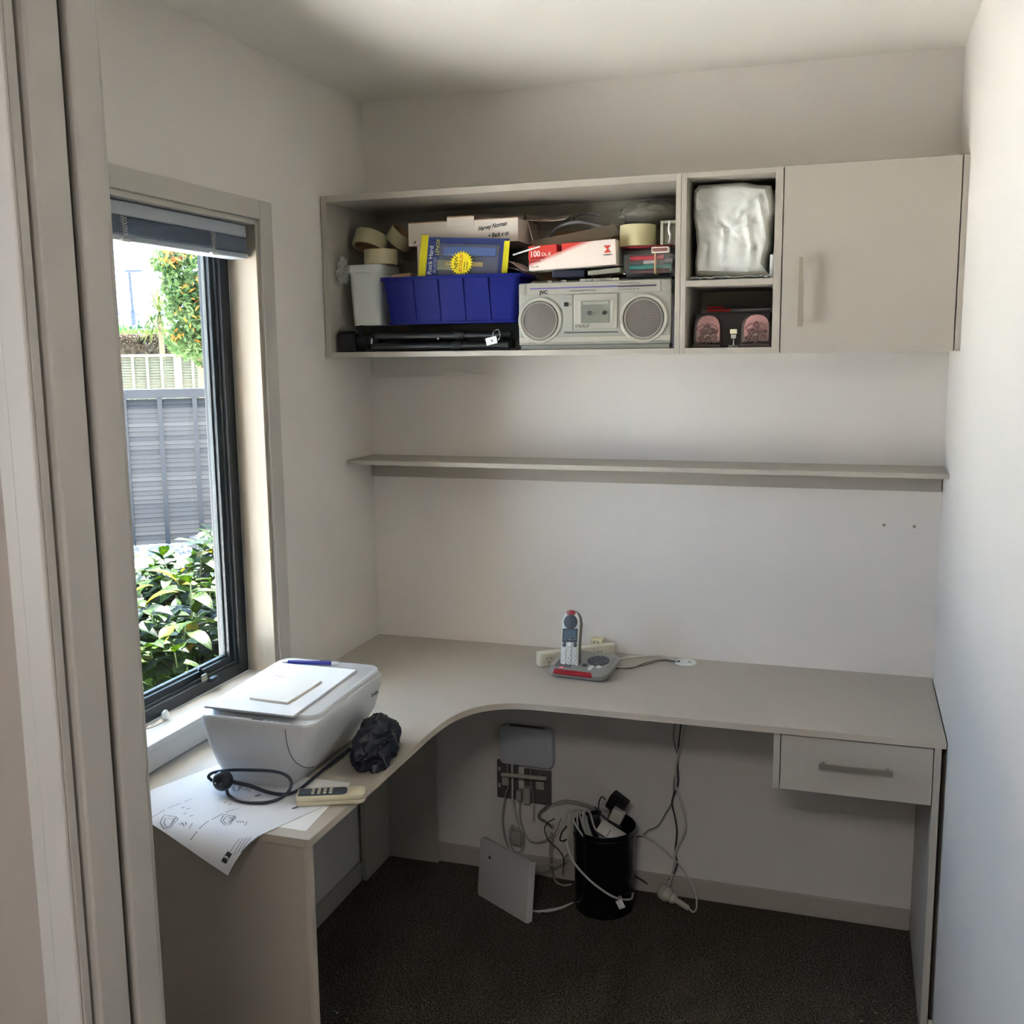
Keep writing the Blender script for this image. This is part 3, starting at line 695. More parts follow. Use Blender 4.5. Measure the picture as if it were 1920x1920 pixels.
# blue ribbed crate resting on the tripod
blue_m = mat('blue_crate_plastic', (18, 28, 112), .5, spec=.15)
cr_ = thing('storage_crate', 'blue ribbed plastic storage crate full of oddments, on the tripod', 'crate', (.37, -.20, 1.729))
CZ = 1.7295
obj('body', tub(.3725, -.195, CZ, 1.8585, .375, .115, .405, .145, .018, .003, .008, .009), blue_m, cr_, world=True, smooth=True)
for k in range(4):
    x = .263+k*.0735
    t = B(); P0, P1 = Vector((x+.004, -.2526, CZ+.004)), Vector((x, -.2676, 1.849))
    v = [t.verts.new(p) for p in (P0+Vector((-.004, .002, 0)), P0+Vector((.004, .002, 0)), P0+Vector((.002, -.0025, 0)), P0+Vector((-.002, -.0025, 0)), P1+Vector((-.005, .002, 0)), P1+Vector((.005, .002, 0)), P1+Vector((.003, -.004, 0)), P1+Vector((-.003, -.004, 0)))]
    for f in ((0, 1, 2, 3), (7, 6, 5, 4), (0, 4, 5, 1), (1, 5, 6, 2), (2, 6, 7, 3), (3, 7, 4, 0)): t.faces.new([v[i] for i in f])
    obj('rib', t, blue_m, cr_, world=True)
obj('base_rim', tub(.3725, -.195, CZ-.0002, CZ+.006, .384, .124, .386, .126, .018, .002, 0, .002), blue_m, cr_, world=True, smooth=True)

# rolls of tape
def roll(name, label, loc, rot, ro, ri, w, m=tape_m, core=True, group=None):
    th = thing(name, label, 'tape', loc, rot, group)
    obj('tape', lathe([(ri+.003, -w/2), (ro-.001, -w/2), (ro, -w/2+.001), (ro, w/2-.001), (ro-.001, w/2), (ri+.003, w/2), (ri+.003, -w/2)], 48), m, th, smooth=True)
    obj('core', lathe([(ri, -w/2+.0005), (ri+.0028, -w/2+.0005), (ri+.0028, w/2-.0005), (ri, w/2-.0005), (ri, -w/2+.0005)], 40), card_m, th, smooth=True); return th
roll('tape_roll', 'beige packing tape roll tilted on the bucket, leftmost of the three', (.090, -.160, 1.9690), (R(-20), R(10), 0), .050, .040, .044)
roll('tape_roll', 'beige packing tape roll lying flat in front on the bucket', (.142, -.205, 1.9200), (0, 0, 0), .0475, .038, .042)
roll('tape_roll', 'beige packing tape roll standing steeply aslant behind, between the other rolls and the white box', (.174, -.135, 1.9790), (R(4), R(40), 0), .040, .033, .040)

# crumpled clear wrap at the left
def crumple(name, c, sc, m, label, cat, seed, amp=.5, sub=4):
    t = bmesh.new(); bmesh.ops.create_icosphere(t, subdivisions=sub, radius=1)
    for v in t.verts:
        p = v.co.copy(); n = noise.voronoi(p*1.7+Vector((seed, 1, 2)))[0]
        k = 1-amp*.5+amp*(n[1]-n[0])+amp*.3*noise.noise(p*3+Vector((seed, 0, 0)))
        v.co = Vector((p.x*sc[0]*k+c[0], p.y*sc[1]*k+c[1], p.z*sc[2]*k+c[2]))
    o = obj(name, t, m, None, smooth=True); tag(o, label, cat); return o
crumple('clear_wrap', (.0485, -.255, 1.880), (.019, .030, .040), film_m, 'crumpled clear plastic wrap spilling between the cabinet side and the bucket', 'plastic wrap', 4, .7)

# flat white box with handwriting, on the crate contents
wb = thing('flat_white_box', 'flat white cardboard box with handwriting, behind the yellow and blue packet', 'box', (.388, -.10, 1.949), (0, 0, R(-1)))
obj('body', box(-.164, .164, -.093, .085, 0, .062, .001), cardw_m, wb)
obj('lid_edge', box(-.163, .163, -.091, .084, .0622, .0650, .0006), card_m, wb)
obj('lid_tab', box(-.044, .036, -.0952, -.0932, .046, .072, .0006), cardw_m, wb)
obj('tab_fold', box(-.044, .034, -.0950, -.075, .0722, .0755, .001), card_m, wb)
hand = [('Harvey Norman', .0165, (.048, -.0934, .032), 8), ('+ Back x us', .0165, (.076, -.0934, .012), 6), ('x', .016, (-.148, -.0934, .006), 0)]
for s, z, p, a in hand:
    text(s, z, p, Matrix.Rotation(R(-a), 3, 'Y') @ XY, ink_m, wb, 'handwriting', shear=.35, world=False, sx=.78, bold=.02)
# supports under the box (small parcels in the crate)
pc = thing('small_carton', 'small white carton standing at the left end inside the blue crate', 'carton', (.263, -.155, 1.83))
obj('body', box(.250, .268, -.195, -.135, 1.75, 1.9485, .0008), cardw_m, pc, world=True)
pc = thing('silver_sachets', 'crinkled silver sachets packed between the white carton and the packet', 'sachet', (.278, -.16, 1.84))
for k in range(3):
    t = sheet(lambda u, v, k=k: Vector((.2705+.005*k+.0012*math.sin(v*14+k), -.205+.085*u, 1.78+.150*v+.002*math.sin(u*17+k*2))), 12, 14, .0005)
    obj('sachet', t, mat('crinkled_foil', (190, 188, 180), .25, metal=.8), pc, world=True)
pc = thing('brown_book', 'brown cardboard folder sticking out of the crate at its left end', 'folder', (.21, -.20, 1.84))
obj('folder', box(.186, .244, -.226, -.180, 1.80, 1.8705, .001, rot=(0, R(-5), 0)), card_m, pc, world=True)

# blister packet of a tool
yel_p = mat('yellow_print', (222, 212, 40), .4); blu_p = mat('blue_print', (48, 62, 120), .4); blu2 = mat('mid_blue_print', (60, 100, 170), .4)
bp_ = thing('tool_packet', 'yellow and blue hanging tool packet with a yellow starburst, standing in the crate', 'packet', (.405, -.236, 1.905), (R(-8), R(3.5), 0))
W2, H2 = .128, .062
obj('card', box(-W2, W2, -.001, .001, -H2, H2-.006, .0003), blu_p, bp_)
obj('card_edge', box(-W2-.002, -W2+.020, -.0016, .0016, -H2, H2, .0005), yel_p, bp_)
obj('card_edge', box(W2-.014, W2+.002, -.0016, .0016, -H2, H2-.012, .0005), yel_p, bp_)
obj('blister', box(-.070, .104, -.012, -.0012, -.052, .038, .004), pvc_m, bp_)
obj('tool_body', box(-.060, .096, -.009, -.0014, .006, .030, .003), blu2, bp_)
obj('tool_blade', box(-.075, -.028, -.006, -.0014, -.034, -.006, .002), mat('tool_khaki', (140, 140, 110), .4), bp_)
obj('tool_grip', box(-.05, .060, -.007, -.0014, -.022, -.010, .003), mat('tool_tan', (190, 160, 90), .5), bp_)
st_ = []
for i in range(48):
    a = 2*PI*i/48; r = .0345 if i % 2 else .0265; st_.append((r*math.cos(a), r*math.sin(a)))
t = prism(st_, 0, .0012); t.transform(Matrix.Translation((.0, -.0122, -.016)) @ Matrix.Rotation(R(90), 4, 'X'))
obj('starburst', t, mat('starburst_yellow', (246, 226, 40), .4), bp_)
VR = Matrix.Rotation(R(-90), 3, 'Y') @ XY
redt = mat('red_print', (200, 60, 30), .5)
text('NEW', .0160, (-.010, -.0137, -.034), VR, ink_m, bp_, world=False); text('BONUS!', .0135, (.003, -.0137, -.039), VR, redt, bp_, world=False)
text('6 blades', .0066, (.0115, -.0137, -.034), VR, ink_m, bp_, world=False); text('included', .0066, (.0190, -.0137, -.034), VR, ink_m, bp_, world=False)
text('Rock Hard', .0180, (-.091, -.0014, -.047), VR, paper_m, bp_, world=False, sx=1.0)
text('BLADES', .0125, (-.078, -.0014, -.043), VR, mat('pale_blue_print', (170, 180, 215), .5), bp_, world=False, shear=.2)
text('LENOX', .0150, (-.0735, -.0014, .006), VR, yel_p, bp_, world=False, shear=.2, sx=.9)

# papers in the crate behind
for k, (x0, x1, z, rz, l) in enumerate(((.50, .58, 1.868, 8, 'lower'), (.515, .575, 1.888, 14, 'upper'))):
    t = sheet(lambda u, v: Vector((x0+(x1-x0)*u, -.225+.13*v, z+.010*math.sin(u*3+k*1.5)-.012*u*u)), 10, 6, .0006)
    o = obj('loose_papers', t, paper_m, None); tag(o, ('lower loose sheet of paper curling over the right end of the blue crate' if k == 0 else 'upper loose sheet of paper curling over the right end of the blue crate'), 'paper')
kn = thing('white_pen', 'thin white stick lying aslant between the packet and the red box', 'stick', (.58, -.2, 1.92))
obj('stick', tube([pick(962, 478, 'y', -.272), pick(1012, 462, 'y', -.272)], .0022, 8, smooth_path=False), white_m, kn, world=True, smooth=True)

# open brown box behind, its flaps standing
ob = thing('open_carton', 'open white and brown cardboard carton with raised flaps, behind the red and white box', 'carton', (.70, -.12, 1.86))
t = B(); box(.606, .80, -.145, -.142, 1.8405, 1.952, bm=t); box(.606, .80, -.022, -.019, 1.8405, 1.99, bm=t); box(.606, .609, -.142, -.022, 1.8405, 1.96, bm=t); box(.797, .80, -.142, -.022, 1.8405, 1.99, bm=t); box(.609, .797, -.142, -.022, 1.8405, 1.843, bm=t)
obj('walls', t, card_m, ob, world=True)
def quadsheet(pts, th=.0012, bend=0):
    a, b_, c, d = [Vector(p) for p in pts]; n = (b_-a).cross(d-a).normalized()
    return sheet(lambda u, v: a.lerp(b_, u).lerp(d.lerp(c, u), v)+n*bend*4*u*(1-u), 10, 4, th)
obj('front_flap', quadsheet([pick(995, 452, 'y', -.147), pick(1152, 420, 'y', -.147), pick(1168, 440, 'y', -.150), pick(1002, 470, 'y', -.155)], .002, .004), mat('grey_brown_card', (128, 116, 98), .85), ob, world=True)
obj('left_flap', quadsheet([pick(988, 412, 'y', -.12), pick(994, 405, 'y', -.03), pick(1012, 450, 'y', -.03), pick(1002, 466, 'y', -.135)], .002, .004), cardw_m, ob, world=True)
obj('back_flap', quadsheet([pick(985, 403, 'y', -.03), pick(1074, 403, 'y', -.03), pick(1060, 412, 'y', -.13), pick(990, 413, 'y', -.13)], .002, .004), mat('white_brown_card', (190, 178, 166), .8), ob, world=True)
q = obj('cardboard_sheet', quadsheet([pick(888, 402, 'y', -.02), pick(982, 403, 'y', -.02), pick(982, 409, 'y', -.10), pick(896, 408, 'y', -.10)], .002, .002), cardw_m); tag(q, 'loose white and brown cardboard sheet lying behind the flat white box', 'cardboard')
cd_ = thing('coiled_hose', 'loop of grey hose curving out of the open carton', 'hose', (.71, -.12, 1.96))
obj('hose', tube([pick(1030, 442, 'y', -.10), pick(1050, 424, 'y', -.11), pick(1085, 416, 'y', -.12), pick(1120, 422, 'y', -.12), pick(1140, 432, 'y', -.12)], .0050, 10), mat('grey_hose', (120, 118, 120), .45), cd_, world=True, smooth=True)
cd_ = thing('grey_strap', 'flat grey strap looped across the top of the open carton', 'strap', (.74, -.1, 2.0))
obj('strap', tube([pick(1075, 405, 'y', -.14), pick(1100, 414, 'y', -.13), pick(1125, 406, 'y', -.12), pick(1096, 401, 'y', -.12), pick(1072, 410, 'y', -.145)], .0040, 8, flat=.35), mat('dark_grey_strap', (84, 84, 86), .6), cd_, world=True, smooth=True)

# red and white envelope box
ra, rb_ = pick(992, 508, 'y', -.262), pick(1155, 495, 'y', -.262)
wL = (rb_-ra).length; ang = -math.atan2(rb_.z-ra.z, rb_.x-ra.x)
rw = thing('red_white_box', 'red and white cardboard box printed 100 DL-E, tilted on top of the radio', 'box', tuple(ra+Vector((0, .002, .0))), (0, ang, 0))
red_m = mat('red_card', (196, 52, 42), .45)
# carton with a fading red print
m = bpy.data.materials.new('red_fade_card'); m.use_nodes = True; nt = m.node_tree; p = nt.nodes['Principled BSDF']; co = nt.nodes.new('ShaderNodeTexCoord'); sx_ = nt.nodes.new('ShaderNodeSeparateXYZ')
nt.links.new(co.outputs['Object'], sx_.inputs[0])
ma = nt.nodes.new('ShaderNodeMath'); ma.operation = 'MULTIPLY_ADD'; ma.inputs[1].default_value = 1.1; nt.links.new(sx_.outputs['X'], ma.inputs[0])
mb_ = nt.nodes.new('ShaderNodeMath'); mb_.operation = 'MULTIPLY'; mb_.inputs[1].default_value = -3.6; nt.links.new(sx_.outputs['Z'], mb_.inputs[0]); nt.links.new(mb_.outputs[0], ma.inputs[2])
r_ = nt.nodes.new('ShaderNodeValToRGB'); nt.links.new(ma.outputs[0], r_.inputs[0]); e = r_.color_ramp.elements
e[0].position = 0; e[0].color = rgb(202, 52, 42); e[1].position = .045; e[1].color = rgb(228, 214, 204); 
ad = nt.nodes.new('ShaderNodeMath'); ad.operation = 'ADD'; ad.inputs[1].default_value = .07; nt.links.new(ma.outputs[0], ad.inputs[0]); nt.links.new(ad.outputs[0], r_.inputs[0])
nt.links.new(r_.outputs[0], p.inputs['Base Color']); p.inputs['Roughness'].default_value = .5
t = B(); hh = .064
box(0, .078, 0, .105, 0, hh, .0006, bm=t); box(.0781, .092, .006, .105, 0, hh-.021, 0, bm=t); box(.0781, .092, 0, .0059, 0, hh-.020, 0, bm=t); box(.0921, wL, 0, .105, 0, hh, .0006, bm=t)
obj('body', t, m, rw)
wtx = mat('white_print', (235, 225, 215), .5)
text('100', .021, (.004, -.0006, .036), XY, wtx, rw, world=False, sx=.9, bold=.015); text('DL-E', .0125, (.036, -.0006, .036), XY, wtx, rw, world=False)
text('WHITE BUSINESS', .0055, (.004, -.0006, .029), XY, ink_m, rw, world=False); text('ENVELOPES', .0055, (.004, -.0006, .022), XY, ink_m, rw, world=False); text('110 x 220', .0055, (.004, -.0006, .008), XY, ink_m, rw, world=False)
t = prism([(-.010, -.009), (.010, -.009), (.001, 0), (.010, .009), (-.010, .009), (-.001, 0)], 0, .0005); t.transform(Matrix.Translation((wL-.022, -.0002, .040)) @ Matrix.Rotation(R(90), 4, 'X'))
obj('emblem', t, red_m, rw); text('CANDIDA', .0055, (wL-.034, -.0006, .024), XY, ink_m, rw, world=False)
# things it rests on
o = thing('white_booklet', 'thin pale booklet tucked under the right end of the red and white box', 'booklet', (.79, -.2, 1.862))
obj('cover', box(.755, .842, -.235, -.152, 1.8505, 1.8625, .001, rot=(0, R(-4), 0)), mat('pale_card', (170, 168, 150), .7), o, world=True)
o = thing('dark_tin', 'dark blue flat tin lying on the radio under the red and white box', 'tin', (.70, -.2, 1.855))
obj('tin', box(.655, .745, -.23, -.152, 1.8445, 1.8635, .003), mat('dark_blue_tin', (44, 48, 70), .4), o, world=True)

# radio cassette player
RX0, RX1, RF = .574, .984, -.272
rd = thing('radio_cassette_player', 'silver portable radio cassette player with two round speakers', 'radio', (.779, -.222, FL))
sil_m = mat('silver_plastic', (166, 166, 156), .38, metal=.35); sil2 = mat('light_silver', (196, 194, 182), .3, metal=.5); gr_m = mat('grille_grey', (112, 106, 100), .5, metal=.2)
t = B(); box(RX0, RX1, RF, -.172, FL+.012, 1.8300, .004, bm=t); box(RX0+.004, RX1-.004, RF+.004, -.176, FL, FL+.012, .002, bm=t)
obj('case', t, sil_m, rd, world=True)
obj('lower_trim', box(RX0+.002, RX1-.002, RF-.0022, RF+.0005, FL+.020, FL+.034, .001), sil2, rd, world=True)
for cx, cz, ro in ((.634, 1.7315, .0605), (.9135, 1.7315, .0625)):
    s = obj('speaker_ring', lathe([(ro-.010, 0), (ro, 0), (ro, .0035), (ro-.002, .005), (ro-.007, .005), (ro-.010, .001), (ro-.010, 0)], 48, rot=(R(90), 0, 0), at=(cx, RF-.0002, cz)), sil2, rd, world=True, smooth=True)
    obj('speaker_grille', lathe([(ro-.0105, 0), (ro-.0105, .002), (ro-.030, .0035), (0, .004)], 40, rot=(R(90), 0, 0), at=(cx, RF-.0003, cz)), gr_m, s, world=True, smooth=True)
    obj('inner_ring', lathe([(ro-.0145, .0025), (ro-.0125, .0025), (ro-.0125, .0048), (ro-.0145, .0048), (ro-.0145, .0025)], 44, rot=(R(90), 0, 0), at=(cx, RF-.0003, cz)), sil2, s, world=True, smooth=True)
    t = B()
    for k in range(1, 12):
        rr = k*(ro-.016)/12; nn = max(6, int(rr*900))
        for i in range(nn):
            a = 2*PI*i/nn; x, z = cx+rr*math.cos(a), cz+rr*math.sin(a); y = RF-.0046
            q = [t.verts.new((x+.0010*math.cos(b_), y, z+.0010*math.sin(b_))) for b_ in (0, PI/2, PI, 3*PI/2)]; t.faces.new(q)
    o = obj('grille_holes', t, mblack_m, s, world=True); o['kind'] = 'stuff'
dial = obj('tuner_panel', box(.600, .957, RF-.002, RF+.0003, 1.7985, 1.8295, .001), mat('tuner_silver', (174, 172, 160), .3, metal=.3), rd, world=True)
obj('tuner_stripe', box(.606, .846, RF-.0027, RF-.0021, 1.8135, 1.8165, 0), mat('blue_stripe', (96, 92, 160), .3), dial, world=True)
obj('tuner_window', box(.8465, .946, RF-.0027, RF-.0021, 1.8125, 1.8165, 0), mat('dial_dark', (70, 62, 84), .3), dial, world=True)
for s, x, z, h in (('JVC', .634, 1.8005, .0125), ('FM  88  92  96  100  104  108', .846, 1.8205, .0042), ('AM  54  60  70  90  120  160', .846, 1.8055, .0042), ('2 BAND RADIO CASSETTE RECORDER', .715, 1.8055, .0038)):
    text(s, h, (x, RF-.0024, z), XY, ink_m, dial, sx=1.1, bold=.05 if s == 'JVC' else 0)
for x0, x1, z0, z1_ in ((.576, .593, 1.7975, 1.8275), (.960, .981, 1.7975, 1.8290)):
    for k in range(8):
        z = z0+.002+k*(z1_-z0-.004)/7.5
        obj('vent_fin', box(x0, x1, RF-.0022, RF+.0003, z, z+.0022, .0003), sil2, rd, world=True)
obj('switch_panel', box(.6985, .7245, RF-.0020, RF+.0003, 1.7035, 1.7955, .0008), sil_m, rd, world=True)
obj('emblem', box(.7005, .7135, RF-.0026, RF-.0021, 1.7665, 1.7775, .0003), mblack_m, rd, world=True); text('3', .011, (.7150, RF-.0025, 1.7675), XY, ink_m, rd)
dr_ = obj('cassette_door', box(.7275, .8440, RF-.0045, RF+.0003, 1.7075, 1.7975, .0015), mat('door_silver', (180, 178, 166), .33, metal=.35), rd, world=True)
obj('door_window', box(.7480, .8260, RF-.0052, RF-.0046, 1.7225, 1.7790, .0005), mat('smoky_window', (120, 122, 112), .12), dr_, world=True)
obj('window_frame', box(.7400, .7475, RF-.0056, RF-.0046, 1.7220, 1.7800, .0005), sil2, dr_, world=True); obj('window_frame', box(.8265, .8345, RF-.0056, RF-.0046, 1.7220, 1.7800, .0005), sil2, dr_, world=True)
obj('cassette_label', box(.7530, .8210, RF-.0056, RF-.0053, 1.7700, 1.7770, 0), mat('smoky_light', (150, 150, 138), .3), dr_, world=True)
for cx in (.7715, .8105): obj('cassette_reel', lathe([(0, 0), (.0065, 0), (.0065, .0006), (0, .0008)], 20, rot=(R(90), 0, 0), at=(cx, RF-.0053, 1.7480)), mat('reel_dark', (74, 76, 72), .3), dr_, world=True)
text('KNAUF', .0125, (.7300, RF-.0047, 1.7105), XY, ink_m, dr_, 'handwriting', shear=.3, sx=.95)
obj('battery_seam', box(.700, .846, RF-.0012, RF+.0003, 1.6965, 1.7000, .0003), mat('seam_dark', (80, 80, 76), .6), rd, world=True)
for k in range(6): obj('piano_key', box(.742+k*.0175, .7585+k*.0175, RF+.004, RF+.03, 1.8302, 1.8370, .001), sil2, rd, world=True)
obj('top_knob', lathe([(0, 0), (.009, 0), (.0085, .007), (0, .007)], 20, at=(.652, -.235, 1.8302)), sil2, rd, world=True, smooth=True)
obj('top_knob', lathe([(0, 0), (.009, 0), (.0085, .007), (0, .007)], 20, at=(.690, -.235, 1.8302)), sil2, rd, world=True, smooth=True)
t = B(); box(RX0+.012, RX1-.012, -.195, -.180, 1.8303, 1.8400, .003, bm=t); obj('folded_handle', t, sil_m, rd, world=True)
# papers standing beside the radio
for k in range(3):
    o = obj('leaflet', quadsheet([(.9865+.003*k, -.262+.004*k, FL+.0005), (.9885+.002*k, -.10, FL+.0005), (.9885+.002*k, -.10, FL+.135-.02*k), (.9865+.003*k, -.262+.004*k, FL+.130-.02*k)], .0006, .0005), mat('lilac_paper', (196, 192, 214), .8) if k == 0 else paper_m)
    tag(o, ('lilac' if k == 0 else ('white middle', 'white rightmost')[k-1])+' leaflet standing between the radio and the cabinet side', 'leaflet')

# masking tape, pens packet, matchbox, organiser, wrapped bundle on the right
cp = thing('clear_pen_case', 'clear plastic case of coloured pens held by a rubber band, right end of the cabinet', 'pen case', (.92, -.235, 1.846))
obj('case', box(.857, .984, -.262, -.205, 1.8450, 1.8950, .003), pvc_m, cp, world=True)
obj('rubber_band', box(.9380, .9415, -.2640, -.203, 1.8430, 1.9125, .0005), mat('rubber_band', (190, 160, 120), .6), cp, world=True)
pens = [((.862, .965, 1.8865), .0065, (180, 24, 44), 'red metallic pen at the top of the clear pen case'), ((.895, .985, 1.8770), .0080, (222, 224, 224), 'white marker pen in the clear pen case'), ((.860, .983, 1.8640), .0062, (20, 128, 120), 'teal pen in the clear pen case'), ((.860, .975, 1.8530), .0052, (120, 60, 70), 'dark red pen at the bottom of the clear pen case')]
for k, ((x0, x1, z), r0, c, l) in enumerate(pens):
    y = -.245+.012*(k % 2)
    q = thing('marker_pen', l, 'pen', ((x0+x1)/2, y, z))
    mm = mat('pen_%d' % k, c, .25, coat=.5)
    obj('barrel', tube([(x0+.01, y, z), (x1-.028, y, z)], r0, 12, smooth_path=False), mm, q, world=True, smooth=True)
    obj('cap', tube([(x1-.0275, y, z), (x1-.004, y, z)], r0*1.08, 12, smooth_path=False), mm if k != 1 else mat('grey_pen_cap', (120, 124, 130), .4), q, world=True, smooth=True)
q = thing('matchbox', 'small matchbox with a brown striking side, on top of the pen case', 'matchbox', (.955, -.25, 1.896))
obj('sleeve', box(.931, .975, -.268, -.243, 1.8965, 1.9105, .0005), cardw_m, q, world=True); obj('striking_strip', box(.9335, .9725, -.2688, -.2682, 1.8990, 1.9080, 0), mat('striker_brown', (130, 92, 86), .9), q, world=True)
q = thing('red_folder', 'red plastic wallet lying flat under the cream masking tape', 'wallet', (.91, -.2, 1.915))
obj('wallet', box(.845, .982, -.240, -.120, 1.9125, 1.9185, .002), mat('wine_red_plastic', (120, 30, 36), .3), q, world=True)
q = thing('carton_stack', 'small grey carton behind the pen case, carrying the tape and wallet', 'carton', (.91, -.15, 1.842))
obj('body', box(.852, .984, -.200, -.110, 1.8405, 1.9120, .001), mat('grey_card', (120, 116, 112), .8), q, world=True)
roll('masking_tape', 'wide cream masking tape roll lying flat at the right, under the clear bundle', (.8800, -.188, 1.9475), (0, 0, 0), .048, .036, .056, mat('masking_cream', (206, 196, 152), .6))
q = thing('steel_bracket', 'small pale metal bracket standing at the right end beside the masking tape', 'bracket', (.966, -.2, 1.92))
bm_ = mat('pale_metal', (178, 176, 160), .4, metal=.4)
t = B(); box(.948, .9555, -.235, -.195, 1.9190, 1.9790, .001, bm=t); box(.9555, .9930, -.235, -.195, 1.9720, 1.9790, .001, bm=t); box(.9555, .9930, -.210, -.205, 1.9190, 1.9720, .0005, bm=t)
obj('frame', t, bm_, q, world=True); obj('clip', tube([(.972, -.2360, 1.976), (.970, -.2380, 1.955), (.974, -.2380, 1.940), (.971, -.2360, 1.922)], .0028, 8), white_m, q, world=True, smooth=True)
q = crumple('clear_bundle', (.895, -.085, 2.016), (.092, .060, .038), mat('grey_plastic_bag', (126, 124, 112), .35), 'dull grey plastic-wrapped bundle behind the masking tape at the back right', 'bundle', 9, .22)
q = thing('back_carton', 'brown carton at the back right carrying the grey wrapped bundle', 'carton', (.90, -.06, 1.86))
obj('body', box(.835, .984, -.105, -.018, 1.8403, 1.976, .001), mat('dull_card', (110, 98, 80), .9), q, world=True)
q = thing('back_box', 'plain grey box standing at the back behind the radio', 'box', (.7, -.09, FL))
obj('body', box(.566, .984, -.165, -.018, FL+.0005, 1.8390, .001), mat('grey_card2', (96, 92, 88), .9), q, world=True)

# ------------------------------------------------------------------ cubbies
q = thing('white_plastic_parcel', 'white plastic bag wrapped round a bulky parcel, filling the upper cubby', 'parcel', (1.131, -.16, 1.8235))
OUT = [(1296, 352), (1306, 336), (1345, 333), (1392, 335), (1418, 342), (1444, 343), (1452, 372), (1454, 398), (1447, 420), (1446, 455), (1438, 485), (1434, 508), (1447, 520), (1400, 522), (1345, 521), (1300, 520), (1299, 492), (1303, 462), (1301, 430), (1291, 404), (1288, 378)]
ol = [pick(x, y, 'y', -.235) for x, y in OUT]; ol = [Vector((min(1.236, max(1.0255, p.x)), 0, min(2.069, max(1.8242, p.z)))) for p in ol]
pc2 = Vector((1.133, 0, 1.945)); NR, t = 22, bmesh.new()
dn = []
for i in range(len(ol)):
    for k in range(5): dn.append(ol[i].lerp(ol[(i+1) % len(ol)], k/5))
random.seed(12)
planes = [(Vector((math.cos(a), 0, math.sin(a)))*random.uniform(.25, .6), random.uniform(-.002, .006)) for a in [i*2*PI/9+random.uniform(-.3, .3) for i in range(9)]]
creases = [((1.045, 1.998), (1.075, 2.004)), ((1.075, 2.004), (1.095, 1.960)), ((1.095, 1.960), (1.112, 1.945)), ((1.112, 1.945), (1.150, 1.985)), ((1.150, 1.985), (1.195, 2.020)), ((1.112, 1.945), (1.110, 1.850)), ((1.110, 1.850), (1.160, 1.835)), ((1.060, 1.905), (1.048, 1.850)), ((1.165, 1.980), (1.180, 1.900)), ((1.180, 1.900), (1.172, 1.840)), ((1.195, 2.020), (1.215, 1.930)), ((1.045, 1.998), (1.032, 2.030))]
def front_y(p):
    q_ = p-pc2; y = min(-d.dot(q_)*.22+o_ for d, o_ in planes)
    for (ax1, az1), (bx1, bz1) in creases:
        A_, B_ = Vector((ax1, 0, az1)), Vector((bx1, 0, bz1)); u = max(0, min(1, (p-A_).dot(B_-A_)/(B_-A_).length_squared)); d = (p-(A_+(B_-A_)*u)).length
        y += .0042*math.exp(-(d/.0075)**2)-.0026*math.exp(-((d-.012)/.009)**2)
    return -.258-y*.9+.004*noise.noise(p*28)+.002*noise.noise(p*80)
cv = t.verts.new((pc2.x, max(-.288, front_y(pc2)), pc2.z)); prev = None
for r_i in range(1, NR+1):
    f = r_i/NR; ring = []
    for o_ in dn:
        p = pc2.lerp(o_, f); y = front_y(p)+.050*max(0, f-.84)**2/.0256
        ring.append(t.verts.new((p.x, max(-.288, y), p.z)))
    n = len(ring)
    for i in range(n):
        if prev: t.faces.new((prev[i], prev[(i+1) % n], ring[(i+1) % n], ring[i]))
        else: t.faces.new((cv, ring[(i+1) % n], ring[i]))
    prev = ring
for yy, sh_ in ((-.17, .99), (-.05, .93)):
    ring = [t.verts.new((pc2.x+(o_.x-pc2.x)*sh_, yy, max(1.8242, pc2.z+(o_.z-pc2.z)*sh_))) for o_ in dn]
    for i in range(n): t.faces.new((prev[i], prev[(i+1) % n], ring[(i+1) % n], ring[i]))
    prev = ring
t.faces.new(prev); bmesh.ops.recalc_face_normals(t, faces=t.faces[:])
obj('bag', t, mat('white_bag_plastic', (222, 224, 220), .42, spec=.5), q, world=True, smooth=True)
t = sheet(lambda u, v: Vector((1.030+.200*u, -.285+.022*v+.003*math.sin(u*23), 1.8235+.0015+.004*abs(math.sin(u*9+v*3+1))*(1-v*.3)+.0025*abs(math.sin(u*23)))), 50, 4, .0005)
obj('bag_hem', t, mat('white_bag_plastic', (0, 0, 0)), q, world=True)
q = thing('paper_roll', 'slim white paper tube standing beside the white parcel', 'tube', (1.2315, -.24, 1.823))
obj('tube', tube([(1.2315, -.245, 1.8240), (1.2315, -.245, 1.882)], .0058, 12, smooth_path=False), paper_m, q, world=True, smooth=True)

